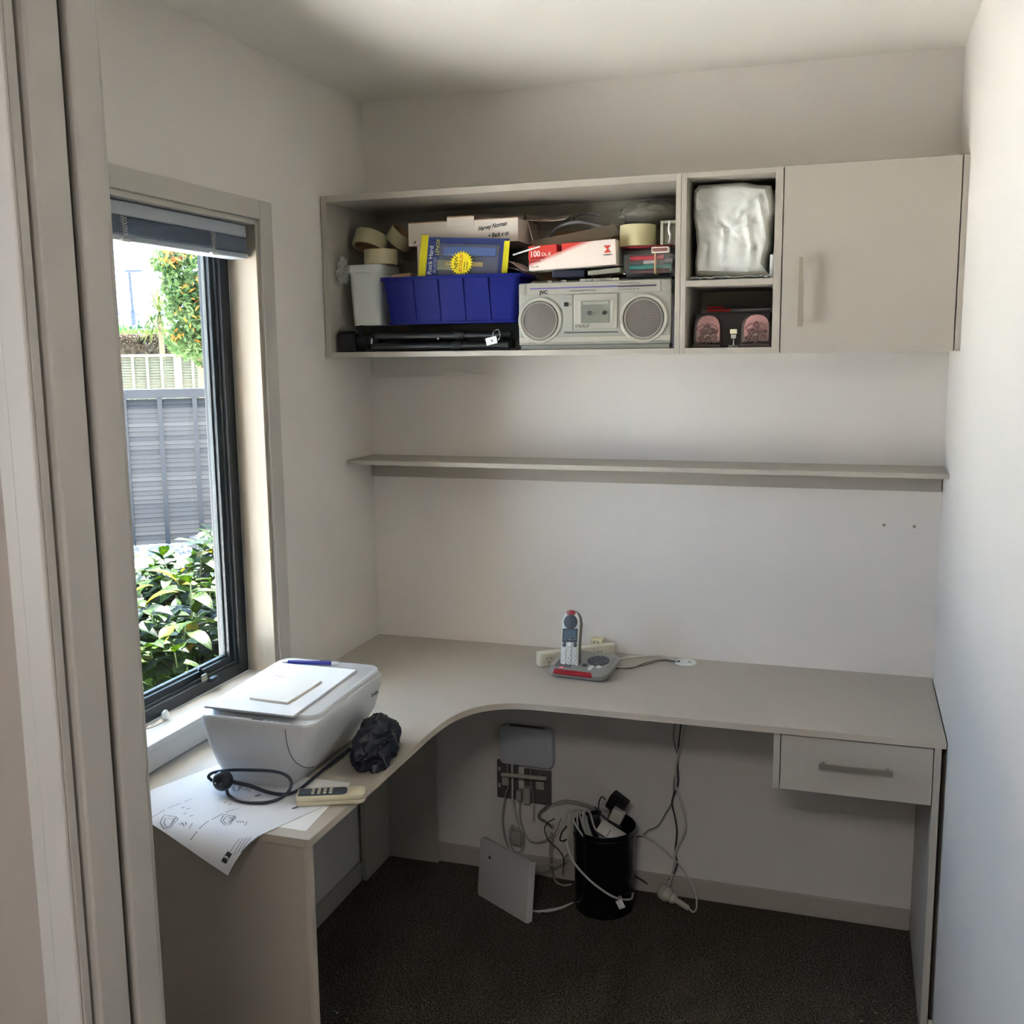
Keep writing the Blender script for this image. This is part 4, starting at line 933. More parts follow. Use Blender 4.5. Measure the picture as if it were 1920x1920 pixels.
dome_m = clear('pink_clear_plastic', (.98, .86, .86, 1), .10, .05, .03)
pinkf = mat('pink_fabric', (140, 86, 86), .6, var=.4, vscale=40)
def dome(x, label, seed, sc=1.0):
    th = thing('domed_gift_pack', label, 'gift pack', (x, -.235, FL+.0005))
    pr = [(-.036*sc, 0), (.036*sc, 0), (.036*sc, .030), (.035*sc, .046), (.029*sc, .060), (.018*sc, .069), (0, .0725), (-.018*sc, .069), (-.029*sc, .060), (-.035*sc, .046), (-.036*sc, .030)]
    t = prism(pr, -.024, .024, .003); t.transform(Matrix.Rotation(R(90), 4, 'X')); t.transform(Matrix.Translation((0, 0, .0105)))
    obj('clear_dome', t, dome_m, th)
    obj('base', box(-.038*sc, .038*sc, -.028, .028, 0, .009, .002), mat('dark_pack_base', (60, 44, 44), .4), th)
    t = prism([(x_*.86, 0.004+z_*.90) for x_, z_ in pr], -.006, .004, .001); t.transform(Matrix.Rotation(R(90), 4, 'X')); t.transform(Matrix.Translation((0, .006, .0125)))
    obj('pink_insert', t, mat('pink_card', (208, 162, 160), .6, var=.06, vscale=30), th)
    random.seed(seed); k = 0
    for (fx, fz, r) in ((-.018, .022, .011), (.0, .020, .011), (.017, .023, .011), (-.012, .040, .011), (.008, .041, .012), (-.001, .056, .009), (.022, .040, .007)):
        t = bmesh.new(); bmesh.ops.create_icosphere(t, subdivisions=3, radius=r)
        for v in t.verts:
            n = noise.noise(v.co*160+Vector((seed+fx*900, 0, 0))); v.co *= (1+.6*n)*.8
        t.transform(Matrix.Translation((fx*sc, random.uniform(-.006, .0), fz))); obj('rosette', t, pinkf, th, smooth=True)
    for s in (-1, 1): obj('curled_ribbon', tube([(s*.024, -.012, .014), (s*.012, -.016, .034), (s*.026, -.014, .048), (s*.010, -.012, .060)], .0022, 8, flat=.4), pinkf, th, smooth=True)
    return th
dome(1.0740, 'pink domed clear gift pack at the left of the lower cubby', 3, .95); dome(1.1960, 'pink domed clear gift pack at the right of the lower cubby', 8, 1.0)
q = thing('card_holder', 'tiny clear stand holding two small pale cards, between the pink gift packs', 'card stand', (1.141, -.255, FL))
obj('foot', box(1.1295, 1.1535, -.262, -.250, FL+.0003, FL+.006, .001), mat('grey_clear', (120, 122, 118), .2), q, world=True)
obj('stem', box(1.1405, 1.1425, -.257, -.255, FL+.0061, FL+.022, 0), white_m, q, world=True)
obj('card', box(1.1325, 1.1505, -.2585, -.2565, FL+.0345, FL+.0460, .0005), offw_m, q, world=True); obj('card', box(1.1350, 1.1480, -.2585, -.2565, FL+.0225, FL+.0325, .0005), mat('pale_grey_card', (180, 184, 172), .6), q, world=True)
q = thing('dark_case', 'dark brown case lying at the back of the lower cubby under the two pencils', 'case', (1.13, -.12, FL))
obj('case', box(1.035, 1.228, -.205, -.04, FL+.0005, FL+.0905, .004), mat('dark_brown_case', (44, 34, 32), .5), q, world=True)
for k, (z, x0, xr, l) in enumerate(((.1035, 1.066, 1.108, 'upper of two long brushes, red and black, lying in the lower cubby'), (.0955, 1.067, 1.128, 'lower of two long brushes, red and silver, lying in the lower cubby'))):
    y = -.195 if k == 0 else -.198
    th = thing('long_brush', l, 'brush', (1.14, y, FL+z))
    obj('handle', tube([(x0, y, FL+z), (xr, y, FL+z)], .0028 if k == 0 else .0036, 10, smooth_path=False), mat('red_lacquer', (170, 36, 34), .2, coat=1), th, world=True, smooth=True)
    obj('shaft', tube([(xr+.0002, y, FL+z), (1.215, y, FL+z), (1.226, y, FL+z+.0005)], .0024, 10, smooth_path=False), black_m if k == 0 else mat('silver_ferrule', (150, 150, 150), .3, metal=.8), th, world=True, smooth=True)

# ------------------------------------------------------------------ on the desk: printer and what lies on it
DT = .7507
pr_ = thing('printer', 'white all-in-one inkjet printer standing on the desk under the window', 'printer', (.275, -1.01, DT))
prw = mat('printer_white', (206, 208, 210), .28, coat=.2); prg = mat('printer_grey', (150, 154, 158), .35)
def prn_ring(t, z, x0, x1, y0, y1, r, n=6, skew=0):
    o = []
    for cx, cy_, a0 in ((x1-r, y1-r, 0), (x0+r, y1-r, 90), (x0+r, y0+r, 180), (x1-r, y0+r, 270)):
        for i in range(n):
            a = R(a0+90*i/(n-1)); x, y = cx+r*math.cos(a), cy_+r*math.sin(a)
            o.append(t.verts.new((x, y, z+skew*(y-y0)/(y1-y0))))
    return o
t = bmesh.new()
RG = [(DT+.0005, .190, .345, -1.168, -.86, .03, 0), (DT+.012, .183, .352, -1.176, -.855, .032, 0), (DT+.040, .172, .376, -1.186, -.850, .034, 0), (DT+.085, .157, .404, -1.194, -.845, .036, .0), (DT+.135, .146, .420, -1.199, -.842, .038, .004), (DT+.150, .144, .4225, -1.2, -.841, .038, .010), (DT+.154, .146, .4205, -1.198, -.843, .037, .013)]
rings = [prn_ring(t, z, x0, x1, y0, y1, r, 6, sk) for z, x0, x1, y0, y1, r, sk in RG]
for a, b_ in zip(rings, rings[1:]):
    n = len(a)
    for i in range(n): t.faces.new((a[i], a[(i+1) % n], b_[(i+1) % n], b_[i]))
t.faces.new(rings[0][::-1]); t.faces.new(rings[-1]); bmesh.ops.recalc_face_normals(t, faces=t.faces[:])
obj('body', t, prw, pr_, world=True, smooth=True)
# lid: slightly inset, its front stops short to leave the control strip
t = bmesh.new(); LZ = DT+.1545
rs = [prn_ring(t, z, x0, x1, -1.166+d, -.846, r, 6, .0125) for z, x0, x1, r, d in ((LZ, .152, .4135, .030, 0), (LZ+.006, .151, .4145, .031, -.001), (LZ+.0095, .1535, .412, .029, .001), (LZ+.0105, .157, .4085, .027, .004))]
for a, b_ in zip(rs, rs[1:]):
    n = len(a)
    for i in range(n): t.faces.new((a[i], a[(i+1) % n], b_[(i+1) % n], b_[i]))
t.faces.new(rs[0][::-1]); t.faces.new(rs[-1]); bmesh.ops.recalc_face_normals(t, faces=t.faces[:])
obj('scanner_lid', t, prw, pr_, world=True, smooth=True)
cpn = obj('control_strip', box(.175, .400, -1.1965, -1.171, DT+.1542, DT+.1552, .0005), prw, pr_, world=True)
obj('display', box(.2800, .3060, -1.1955, -1.1885, DT+.1553, DT+.1557, 0), mat('lcd_grey', (120, 132, 138), .2), cpn, world=True)
for k in range(5): obj('button', box(.318+k*.0125, .325+k*.0125, -1.1945, -1.1905, DT+.1553, DT+.1557, 0), prg, cpn, world=True)
# curved seam of the ink door on the front, logo on the side
sm = []
for u in range(13):
    a = u/12; x = .329+.062*a**1.3; z = DT+.147-.088*math.sin(a*PI/2)**1.0 if a < .75 else DT+.147-.088*math.sin(.75*PI/2)-.003*(a-.75)
    sm.append((x, z))
pp = [pick(535, 1367, 'y', -1.1995), pick(538, 1392, 'y', -1.197), pick(545, 1414, 'y', -1.194), pick(556, 1430, 'y', -1.191), pick(574, 1439, 'y', -1.187), pick(590, 1437, 'y', -1.185)]
obj('door_seam', tube([p_+Vector((0, -.0007, 0)) for p_ in pp], .0009, 6), mat('seam_grey', (96, 98, 102), .6), pr_, world=True)
side = Matrix((Vector((0, 1, 0)), Vector((0, 0, 1)), Vector((1, 0, 0)))).transposed()
text('DeskJet', .011, (.4225, -.925, DT+.128), side, greyink_m, pr_, ext=.0006)
q = thing('paper_pad', 'white A4 writing pad with a small logo lying on the printer', 'pad', (.2675, -1.05, .922))
PZ = DT+.1665
m_ = Matrix((Vector((1, 0, 0)), Vector((0, .9995, .036)), Vector((0, -.036, .9995)))).transposed()
def onlid(x, y, h=0): return (x, y, PZ+.0125*(y+1.166)/.32+h)
def pad(name, x0, x1, y0, y1, h0, h1, m, parent):
    t = box(x0, x1, y0, y1, 0, h1-h0, .0003)
    for v in t.verts: v.co.z += onlid(v.co.x, v.co.y, h0)[2]
    return obj(name, t, m, parent, world=True)
pad('pad', .163, .373, -1.187, -.899, 0, .0035, mat('pad_paper', (214, 216, 222), .7), q)
pad('top_sheet', .1632, .3728, -1.1868, -.8992, .0036, .0041, paper_m, q)
ztxt = Matrix.Rotation(R(2.2), 3, 'X')
t = B()
for x0, x1, y0, y1 in ((.207, .211, -.981, -.9795), (.2105, .216, -.9805, -.9775)): box(x0, x1, y0, y1, onlid(0, -.98, .0042)[2], onlid(0, -.98, .0044)[2], bm=t)
obj('logo_mark', t, mat('grey_lilac_ink', (150, 150, 200), .7), q, world=True)
obj('logo_bar', box(.2175, .2385, -.9860, -.9835, onlid(0, -.984, .0042)[2], onlid(0, -.984, .0044)[2]), mat('pink_ink', (214, 140, 180), .7), q, world=True)
obj('logo_bar', box(.2400, .2640, -.9870, -.9840, onlid(0, -.984, .0042)[2], onlid(0, -.984, .0044)[2]), mat('grey_lilac_ink', (0, 0, 0)), q, world=True)
q = thing('note_pad', 'small white note pad lying on the A4 pad on the printer', 'note pad', (.29, -1.06, .93))
t = box(-.047, .047, -.069, .069, 0, .0045, .0003); t.transform(Matrix.Translation(onlid(.286, -1.062, .0046)) @ Matrix.Rotation(R(-3), 4, 'Z') @ Matrix.Rotation(R(2.2), 4, 'X'))
obj('sheets', t, mat('note_paper', (226, 222, 216), .75), q, world=True)
t = box(-.0472, .0472, -.0692, .0692, 0, .0008, .0); t.transform(Matrix.Translation(onlid(.286, -1.062, .0044)) @ Matrix.Rotation(R(-3), 4, 'Z') @ Matrix.Rotation(R(2.2), 4, 'X'))
obj('backing', t, card_m, q, world=True)
q = thing('ballpoint_pen', 'dark blue ballpoint pen lying across the back of the printer', 'pen', (.25, -.885, .93))
a_, b_ = Vector(onlid(.176, -.896, .0052)), Vector(onlid(.318, -.872, .0052)); ax_ = (b_-a_)
obj('barrel', tube([a_+ax_*.12, a_+ax_*.86], .0050, 12, smooth_path=False), mat('blue_barrel', (52, 56, 140), .3), q, world=True, smooth=True)
obj('tip', tube([a_, a_+ax_*.118], lambda s: .0012+.0036*s, 10, smooth_path=False), mat('silver_tip', (190, 190, 190), .25, metal=.8), q, world=True, smooth=True)
obj('end_cap', tube([a_+ax_*.862, a_+ax_*.97], lambda s: .0049-.002*s, 10, smooth_path=False), white_m, q, world=True, smooth=True)
obj('clip', tube([a_+ax_*.66+Vector((0, 0, .0055)), a_+ax_*.80+Vector((0, 0, .0068)), a_+ax_*.97+Vector((0, 0, .0055)), a_+ax_*.985+Vector((0, .003, .001))], .0011, 6), mat('silver_tip', (0, 0, 0)), q, world=True, smooth=True)

# leaflets half over the desk end
e2 = Vector((.345, .94, 0)).normalized(); e1 = Vector((.94, -.345, 0)).normalized()
BR = Vector((.369, -1.459, 0))
def drape(p, h=0, Rr=.075):
    d = -1.3615-p.y
    if d <= 0: return Vector((p.x, p.y, DT+.0006+h))
    a = min(d/Rr, 1.15); rest = d-a*Rr
    return Vector((p.x, -1.3615-(Rr+h)*math.sin(a)-rest*math.cos(a), DT+.0006+h-Rr*(1-math.cos(a))-rest*math.sin(a)))
def leafsheet(corner, L1, L2, h, nu=26, nv=30):
    def fn(u, v):
        p = corner-e1*L1*(1-u)+e2*L2*v; q_ = drape(p, h)
        if q_.x < .014: q_.x = .014
        return q_
    return sheet(fn, nu, nv, .0004)
lf1 = thing('instruction_sheet', 'large printed instruction sheet on the desk, its corner curling over the near desk end', 'paper', (.3, -1.3, DT))
obj('sheet', leafsheet(BR, .350, .297, .0012), mat('sheet_paper', (218, 220, 226), .8), lf1, world=True)
lf2 = obj('printed_sheet', sheet(lambda u, v: Vector((.250+.225*u-.02*v, -1.33+.09*u*0+.228*v-.0+.0*u, DT+.0005)), 6, 6, .0003), paper_m)
tag(lf2, 'second white sheet under the instruction sheet, showing beneath the remote control', 'paper')
inkz = .0021
def mark(pts, w, m=None, nm='print'):
    """a printed stroke: pts in sheet coordinates (metres from the near right corner along e1 leftwards and e2 upwards)"""
    t = bmesh.new(); P = [BR-e1*a+e2*b for a, b in pts]; V = []
    dense = []
    for p0, p1 in zip(P, P[1:]):
        n = max(1, int((p1-p0).length/.008))
        dense += [p0.lerp(p1, i/n) for i in range(n)]
    dense.append(P[-1])
    for i, p in enumerate(dense):
        d = (dense[min(i+1, len(dense)-1)]-dense[max(i-1, 0)]).normalized(); s = Vector((-d.y, d.x, 0))*w/2
        V.append((t.verts.new(drape(p+s, inkz)), t.verts.new(drape(p-s, inkz))))
    for a, b in zip(V, V[1:]): t.faces.new((a[0], a[1], b[1], b[0]))
    return t
def sc_(px, py):
    p = pick(px, py, 'z', DT+.002); 
    if p.y < -1.3615:                                  # beyond the edge: invert the drape along the ray
        best = None
        for i in range(60):
            for j in range(60):
                a, b = i*.005, j*.005; w_ = drape(BR-e1*a+e2*b, inkz); d = w_-CAM; k = d.dot(fwd)
                e_ = (960+F*d.dot(RT)/k-px)**2+(960-F*d.dot(UP)/k-py)**2
                if best is None or e_ < best[0]: best = (e_, a, b)
        return best[1], best[2]
    d = p-BR; d.z = 0; return -d.dot(e1), d.dot(e2)
pr1 = B()
for P_, w_ in (([(357, 1575), (372, 1558), (388, 1542), (410, 1530), (432, 1520), (447, 1517)], .0022), ([(283, 1532), (310, 1518), (335, 1508), (362, 1497)], .0016)):
    q_ = [sc_(*p) for p in P_]
    for i in range(len(q_)-1):
        for k in range(5):
            if (i*5+k) % 6 == 5: continue
            a = [Vector((*q_[i], 0)).lerp(Vector((*q_[i+1], 0)), (k+f)/5) for f in (0, .8)]
            merge(pr1, mark([(v.x, v.y) for v in a], w_))
o = obj('caption_print', pr1, greyink_m, lf1, world=True); o['kind'] = 'stuff'
pr2 = B()
for cx, cy_, s in ((316, 1541, 1.0), (427, 1538, .85), (444, 1478, .6)):
    for loop in ([(-16, 2), (-8, -12), (14, -9), (6, 9), (-6, 12), (-16, 2)], [(-10, 2), (-5, -7), (9, -5), (3, 6), (-4, 8), (-10, 2)], [(14, -9), (18, -5), (10, 2)]):
        merge(pr2, mark([sc_(cx+x*s, cy_+y*s) for x, y in loop], .0016))
    for dx in (20, 26, 32): merge(pr2, mark([sc_(cx+dx*s, cy_+2*s), sc_(cx+(dx+3)*s, cy_+6*s)], .0018))
    merge(pr2, mark([sc_(cx+38*s, cy_+12*s), sc_(cx+43*s, cy_+3*s)], .0014))
for x, y in ((342, 1516), (352, 1518), (346, 1527), (358, 1531), (422, 1506), (430, 1509)): merge(pr2, mark([sc_(x-2, y), sc_(x+4, y-2)], .0022))
o = obj('diagram_print', pr2, greyink_m, lf1, world=True); o['kind'] = 'stuff'
pr3 = B()
for px_, py_ in ((483, 1492), (553, 1515)): merge(pr3, mark([sc_(px_-5, py_+2), sc_(px_+6, py_-2)], .006))
for k in range(6):
    merge(pr3, mark([sc_(432+k*7, 1601+k*.5), sc_(451+k*7, 1572-k*.5)], .0012))
o = obj('text_print', pr3, greyink_m, lf1, world=True); o['kind'] = 'stuff'
a_, b_ = sc_(424, 1611), sc_(428, 1602)
obj('number_box', mark([sc_(421, 1616), sc_(429, 1599)], .012), ink_m, lf1, world=True)
pr4 = B(); merge(pr4, mark([sc_(432, 1620), sc_(433, 1618)], .003)); merge(pr4, mark([sc_(438, 1625), sc_(439, 1623)], .003)); obj('bullet_print', pr4, ink_m, lf1, world=True)
pt = Vector(drape(BR-e1*((a_[0]+b_[0])/2)+e2*((a_[1]+b_[1])/2), inkz+.0006))

cu = bpy.data.curves.new('t', 'FONT'); cu.body = '3'; cu.size = .0125; cu.offset = .0003; o_ = bpy.data.objects.new('t', cu); me_ = bpy.data.meshes.new_from_object(o_); t = bmesh.new(); t.from_mesh(me_)
bpy.data.objects.remove(o_); bpy.data.meshes.remove(me_)
for v in t.verts: v.co = drape(BR-e1*((a_[0]+b_[0])/2-.0045+v.co.y)+e2*((a_[1]+b_[1])/2-.0035+v.co.x), inkz+.0006)
obj('digit_print', t, paper_m, lf1, world=True)
# air conditioner remote control
rc0, rc1 = pick(556, 1490, 'z', DT+.017), pick(686, 1484, 'z', DT+.017)
ax_ = Vector((rc1.x-rc0.x, rc1.y-rc0.y, 0)); RL = ax_.length; ra_ = math.atan2(ax_.y, ax_.x)
rm = thing('remote_control', 'cream remote control with a dark key panel lying near the desk edge', 'remote', ((rc0.x+rc1.x)/2, (rc0.y+rc1.y)/2, DT+.0022), (0, 0, ra_))
def rpris(w, d, r, z0, z1, bev, taper=None):
    pts = []
    for cx, cy_, a0, rr in ((w/2-r, d/2-r, 0, r), (-w/2+r*.5, d/2-r*.5, 90, r*.5), (-w/2+r*.5, -d/2+r*.5, 180, r*.5), (w/2-r, -d/2+r, 270, r)):
        for i in range(6): a = R(a0+18*i); pts.append((cx+rr*math.cos(a), cy_+rr*math.sin(a)))
    return prism(pts, z0, z1, bev)
obj('lower_case', rpris(RL, .050, .016, 0, .0082, .0015), offw_m, rm, smooth=True)
obj('upper_case', rpris(RL, .050, .016, .0086, .0185, .003), offw_m, rm, smooth=True)
kp = obj('key_panel', rpris(RL*.70, .036, .010, .0186, .0193, .0003), mat('slate_panel', (58, 70, 84), .35), rm); kp.location.x = -RL*.12
obj('screen', box(-RL*.32, -RL*.20, -.011, .011, .0196, .0199, 0), mat('screen_grey', (92, 102, 112), .15), kp)
for i in range(4):
    for j in range(3): obj('key', box(-RL*.14+i*RL*.085-.0035, -RL*.14+i*RL*.085+.0035, -.0125+j*.010, -.0075+j*.010, .0194, .0212, .0006), mat('key_pale', (208, 206, 190), .4), kp)

# mains lead with plug, coiled before the printer
pl = thing('power_lead', 'thick black mains lead with a round plug looped in front of the printer', 'cable', (.25, -1.22, DT))
pc_ = pick(418, 1464, 'y', -1.235)
obj('plug', lathe([(0, -.012), (.019, -.012), (.0205, -.006), (.0205, .004), (.017, .010), (.010, .014), (0, .015)], 28, rot=(R(72), R(10), R(18)), at=pc_), mat('plug_black', (34, 40, 52), .3), pl, world=True, smooth=True)
c_ = B()
for s in (-1, 1): tube([pc_+Vector((s*.006, -.012, .002)), pc_+Vector((s*.007, -.019, .001))], .0014, 6, smooth_path=False, bm=c_)
obj('pin', c_, steel_m, pl, world=True)
y_ = -1.222; cz_ = lambda px, py, z=DT+.006: pick(px, py, 'z', z); cyy = lambda px, py, y=y_: pick(px, py, 'y', y)
L_ = [cyy(424, 1478, -1.245), cz_(430, 1492), cz_(452, 1502), cz_(490, 1505), cz_(520, 1499), cyy(541, 1484, -1.222), cyy(546, 1466, -1.212), cyy(535, 1453, -1.212), cyy(510, 1446, -1.213), cyy(470, 1444, -1.215), cyy(430, 1444, -1.215), cyy(402, 1448, -1.218), cyy(391, 1456, -1.222), cyy(398, 1464, -1.226)]
obj('cord', tube(L_, .0034, 8), mat('lead_black', (46, 52, 66), .4), pl, world=True, smooth=True)
L_ = [cyy(436, 1466, -1.235), cyy(470, 1474, -1.225), cz_(505, 1486, DT+.008), cz_(535, 1489, DT+.007), cz_(560, 1481, DT+.007), cz_(580, 1465, DT+.007), cz_(600, 1448, DT+.008), cz_(630, 1424, DT+.010), cz_(655, 1404, DT+.012)]
obj('cord', tube(L_, lambda s: .0044-.001*min(1, s*2), 8), mat('lead_black', (0, 0, 0)), pl, world=True, smooth=True)
pl2 = thing('loose_black_lead', 'thin black lead standing in a loop behind the crumpled pouch', 'cable', (.4, -.85, DT))
L_ = [cz_(694, 1366, DT+.03), cyy(700, 1352, -.845), cyy(711, 1343, -.845), cyy(724, 1342, -.845), cyy(724, 1349, -.845), cyy(712, 1358, -.845), cz_(700, 1360, DT+.004), cz_(720, 1364, DT+.003), cz_(742, 1369, DT+.003)]
obj('cord', tube(L_, .0024, 8), bcable_m, pl2, world=True, smooth=True)

# crumpled dark pouch
def cloth(seed, c, sc, amp, sub=5):
    t = bmesh.new(); bmesh.ops.create_icosphere(t, subdivisions=sub, radius=1)
    for v in t.verts:
        p = v.co.copy(); w_ = Vector((noise.noise(p*1.1+Vector((seed, 0, 0))), noise.noise(p*1.1+Vector((0, seed, 4))), noise.noise(p*1.1+Vector((7, 0, seed)))))
        q1 = p*.85+w_*.8+Vector((seed, 2, 1)); q2 = p*2.7+w_*1.5+Vector((1, seed, 3))
        k = .80+.30*(1-min(1, abs(noise.noise(q1))*2.6))+.035*(1-min(1, abs(noise.noise(q2))*2.4))+.18*noise.noise(p*.9+Vector((0, seed, 0)))
        z = p.z*k; z = max(z, -.62)
        v.co = Vector((p.x*k*sc[0]+c[0], p.y*k*sc[1]+c[1], (z+.62)*sc[2]+c[2]))
    return t
pn = mat('navy_nylon', (26, 30, 42), .45, var=.15, vscale=20, bump=.2, bscale=300)
po = thing('crumpled_pouch', 'crumpled dark navy fabric pouch beside the printer at the desk edge', 'pouch', (.42, -.95, DT))
obj('pouch', cloth(3, (.432, -.920, DT+.0012), (.042, .066, .050), .38), pn, po, world=True, smooth=True)
obj('pouch_mouth', cloth(8, (.460, -.990, DT+.0012), (.044, .070, .054), .38), pn, po, world=True, smooth=True)
obj('drawstring', tube([cz_(660, 1405, DT+.05), cz_(680, 1395, DT+.055), cz_(712, 1412, DT+.05), cz_(726, 1440, DT+.02)], .0022, 6), mat('navy_cord', (40, 46, 60), .5), po, world=True)

# ------------------------------------------------------------------ telephone
ph = thing('phone_base', 'silver cordless phone base with a red front strip on the desk', 'cordless phone', (.742, -.225, DT), (0, 0, R(-6)))  # base of the cordless phone, with dial pad and charging cradle
sil3 = mat('phone_silver', (150, 148, 144), .35, metal=.3); phd = mat('phone_dark', (58, 58, 62), .4); phk = mat('key_white', (205, 206, 200), .35)
TILT = Matrix.Rotation(R(9), 4, 'X')
def phb(t): t.transform(Matrix.Translation((0, 0, .0195)) @ TILT); return t
t = bmesh.new(); 
def ph_ring(z, gx, gy):
    o = []
    for cx, cy_, a0, r in ((.060, .042, 0, .030), (-.060, .042, 90, .030), (-.062, -.046, 180, .024), (.062, -.046, 270, .024)):
        for i in range(6): a = R(a0+18*i); o.append(t.verts.new((cx+(r+gx)*math.cos(a), cy_+(r+gy)*math.sin(a)-(.006*(1-(cx/.062)**2) if cy_ < 0 else 0), z)))
    return o
rr_ = [ph_ring(-.006, -.004, -.004), ph_ring(0, .0, .0), ph_ring(.010, 0, 0), ph_ring(.015, -.004, -.004), ph_ring(.017, -.010, -.010)]
for a, b_ in zip(rr_, rr_[1:]):
    for i in range(len(a)): t.faces.new((a[i], a[(i+1) % len(a)], b_[(i+1) % len(a)], b_[i]))
t.faces.new(rr_[0][::-1]); t.faces.new(rr_[-1]); bmesh.ops.recalc_face_normals(t, faces=t.faces[:])
obj('base_body', phb(t), sil3, ph, smooth=True)
obj('rear_foot', box(-.060, .060, .020, .058, .0003, .020, .003), phd, ph)
obj('front_foot', box(-.060, .060, -.058, -.045, .0003, .0075, .001), phd, ph)
obj('red_strip', phb(box(-.066, .048, -.074, -.058, .004, .0150, .004, rot=(R(18), 0, 0))), redp_m, ph, smooth=True)
dp = obj('dial_pad', phb(lathe([(0, 0), (.031, 0), (.0305, .002), (0, .0028)], 40, at=(.040, .010, .0168))), phd, ph, smooth=True)
for k, (x, y) in enumerate(((.04, .032), (.04, -.014), (.018, .01), (.062, .01))):
    obj('arrow', phb(prism([(x-.003, y-.002), (x+.003, y-.002), (x, y+.003)], .0192, .0201)), mat('key_mark', (140, 140, 140), .5), dp)
for k, (x, y, r0, m_) in enumerate(((.012, -.026, .0085, phd), (.034, -.030, .007, phk), (.053, -.027, .008, phk), (.034, -.044, .007, phk))):
    obj('button', phb(lathe([(0, 0), (r0, 0), (r0*.9, .0025), (0, .003)], 20, at=(x, y, .0168))), m_, ph, smooth=True)
for k in range(4): obj('side_button', phb(box(.074, .083, .030-k*.016, .036-k*.016, .0165, .0178, .0005)), mat('phone_button_grey', (128, 126, 122), .5), ph)
obj('charge_light', phb(box(-.052, -.042, -.055, -.052, .0165, .0176, .0003)), mat('charge_lamp', (255, 90, 110), .3, emis=1.5), ph)
obj('cradle', phb(box(-.070, -.022, -.050, .030, .0165, .0176, .0004)), mat('cradle_grey', (96, 94, 92), .4), ph)
hb, ht = pick(1066, 1257, 'y', -.262), pick(1071, 1143, 'y', -.200)
hs_ = thing('phone_handset', 'silver cordless handset with big keys standing in the phone base', 'phone handset', tuple(hb))
hax = (ht-hb).normalized(); hl = (ht-hb).length; hx = Vector((math.cos(R(-6)), math.sin(R(-6)), 0)); hx = (hx-hax*hx.dot(hax)).normalized(); hn = hx.cross(hax)   # hn points to the viewer
HM = Matrix((hx, hax, hn)).transposed().to_4x4(); HM.translation = hb
def hob(name, t, m, parent=hs_, smooth=False): t.transform(HM); return obj(name, t, m, parent, world=True, smooth=smooth)
wv = .0285
hp = [(-wv+.004, 0), (wv-.004, 0), (wv, .010), (wv-.001, hl*.45), (wv+.001, hl*.78)]
for i in range(9): a = R(90*i/8); 
hp += [(wv*math.cos(R(a_)), hl*.80+(hl*.20)*math.sin(R(a_))) for a_ in range(0, 181, 15)]
hp += [(-wv-.001, hl*.78), (-wv+.001, hl*.45), (-wv, .010)]
hob('handset_back', prism(hp, -.024, -.008, .004), mat('phone_silver_dark', (112, 106, 98), .4, metal=.2), smooth=True)
hob('handset_front', prism([(x*.93, y) for x, y in hp], -.0079, 0, .003), mat('handset_face', (196, 194, 184), .35), smooth=True)
arc_ = [(.0262*math.cos(R(a)), hl*.80+(hl*.20-.001)*math.sin(R(a))) for a in range(58, 123, 8)]
hob('red_cap', prism(arc_+[(-.011, hl*.80+.019), (.011, hl*.80+.019)], -.020, .0022, .001), redp_m, smooth=True)
hob('earpiece', lathe([(0, 0), (.0205, 0), (.020, .0018), (0, .0035)], 36, at=(0, hl*.795, .0002)), phd, smooth=True)
dk_ = hob('display_panel', prism([(-.0225, hl*.46), (-.015, hl*.445), (-.010, hl*.46), (.010, hl*.46), (.015, hl*.445), (.0225, hl*.46), (.0225, hl*.685), (-.0225, hl*.685)], .0002, .0018, .0005), phd)
hob('lcd', box(-.0175, .0175, hl*.53, hl*.66, .0019, .0023, 0), mat('lcd_blue', (92, 104, 116), .15), dk_)
for x, w_ in ((-.015, .003), (0, .006), (.015, .003)): hob('soft_label', box(x-w_, x+w_, hl*.50, hl*.512, .0019, .0022, 0), mat('key_mark', (0, 0, 0)), dk_)
ks = ['1', '2', '3', '4', '5', '6', '7', '8', '9', '*', '0', '#']
for r_i in range(4):
    for c_i in range(3):
        x, y = -.0155+.0155*c_i, hl*(.345-.072*r_i)
        k_ = hob('key', lathe([(.0062, 0), (.0062, .0012), (.0052, .002), (0, .0022)], 18, at=(x, y, .0002)), phk, smooth=True)
        hob('key_ring', lathe([(.0063, 0), (.0071, 0), (.0071, .0006), (.0063, .0006), (.0063, 0)], 20, at=(x, y, .0002)), mat('key_outline', (110, 108, 102), .5), k_)
        tt_ = text(ks[r_i*3+c_i], .0075, (0, 0, 0), Matrix.Identity(3), ink_m, k_, 'digit', world=False, ax='CENTER')
        tt_.data.transform(ROOT[hs_.name].inverted() @ HM @ Matrix.Translation((x, y-.0027, .0025)))
for x, y in ((-.0165, .415), (.0165, .415), (-.0155, .060), (0, .052), (.0155, .060)): hob('function_key', lathe([(0, 0), (.0058, 0), (.005, .0018), (0, .002)], 16, at=(x, hl*y, .0002)), phd, smooth=True)
hob('centre_key', lathe([(0, 0), (.0072, 0), (.0065, .0018), (0, .002)], 18, at=(0, hl*.425, .0002)), phk, smooth=True)

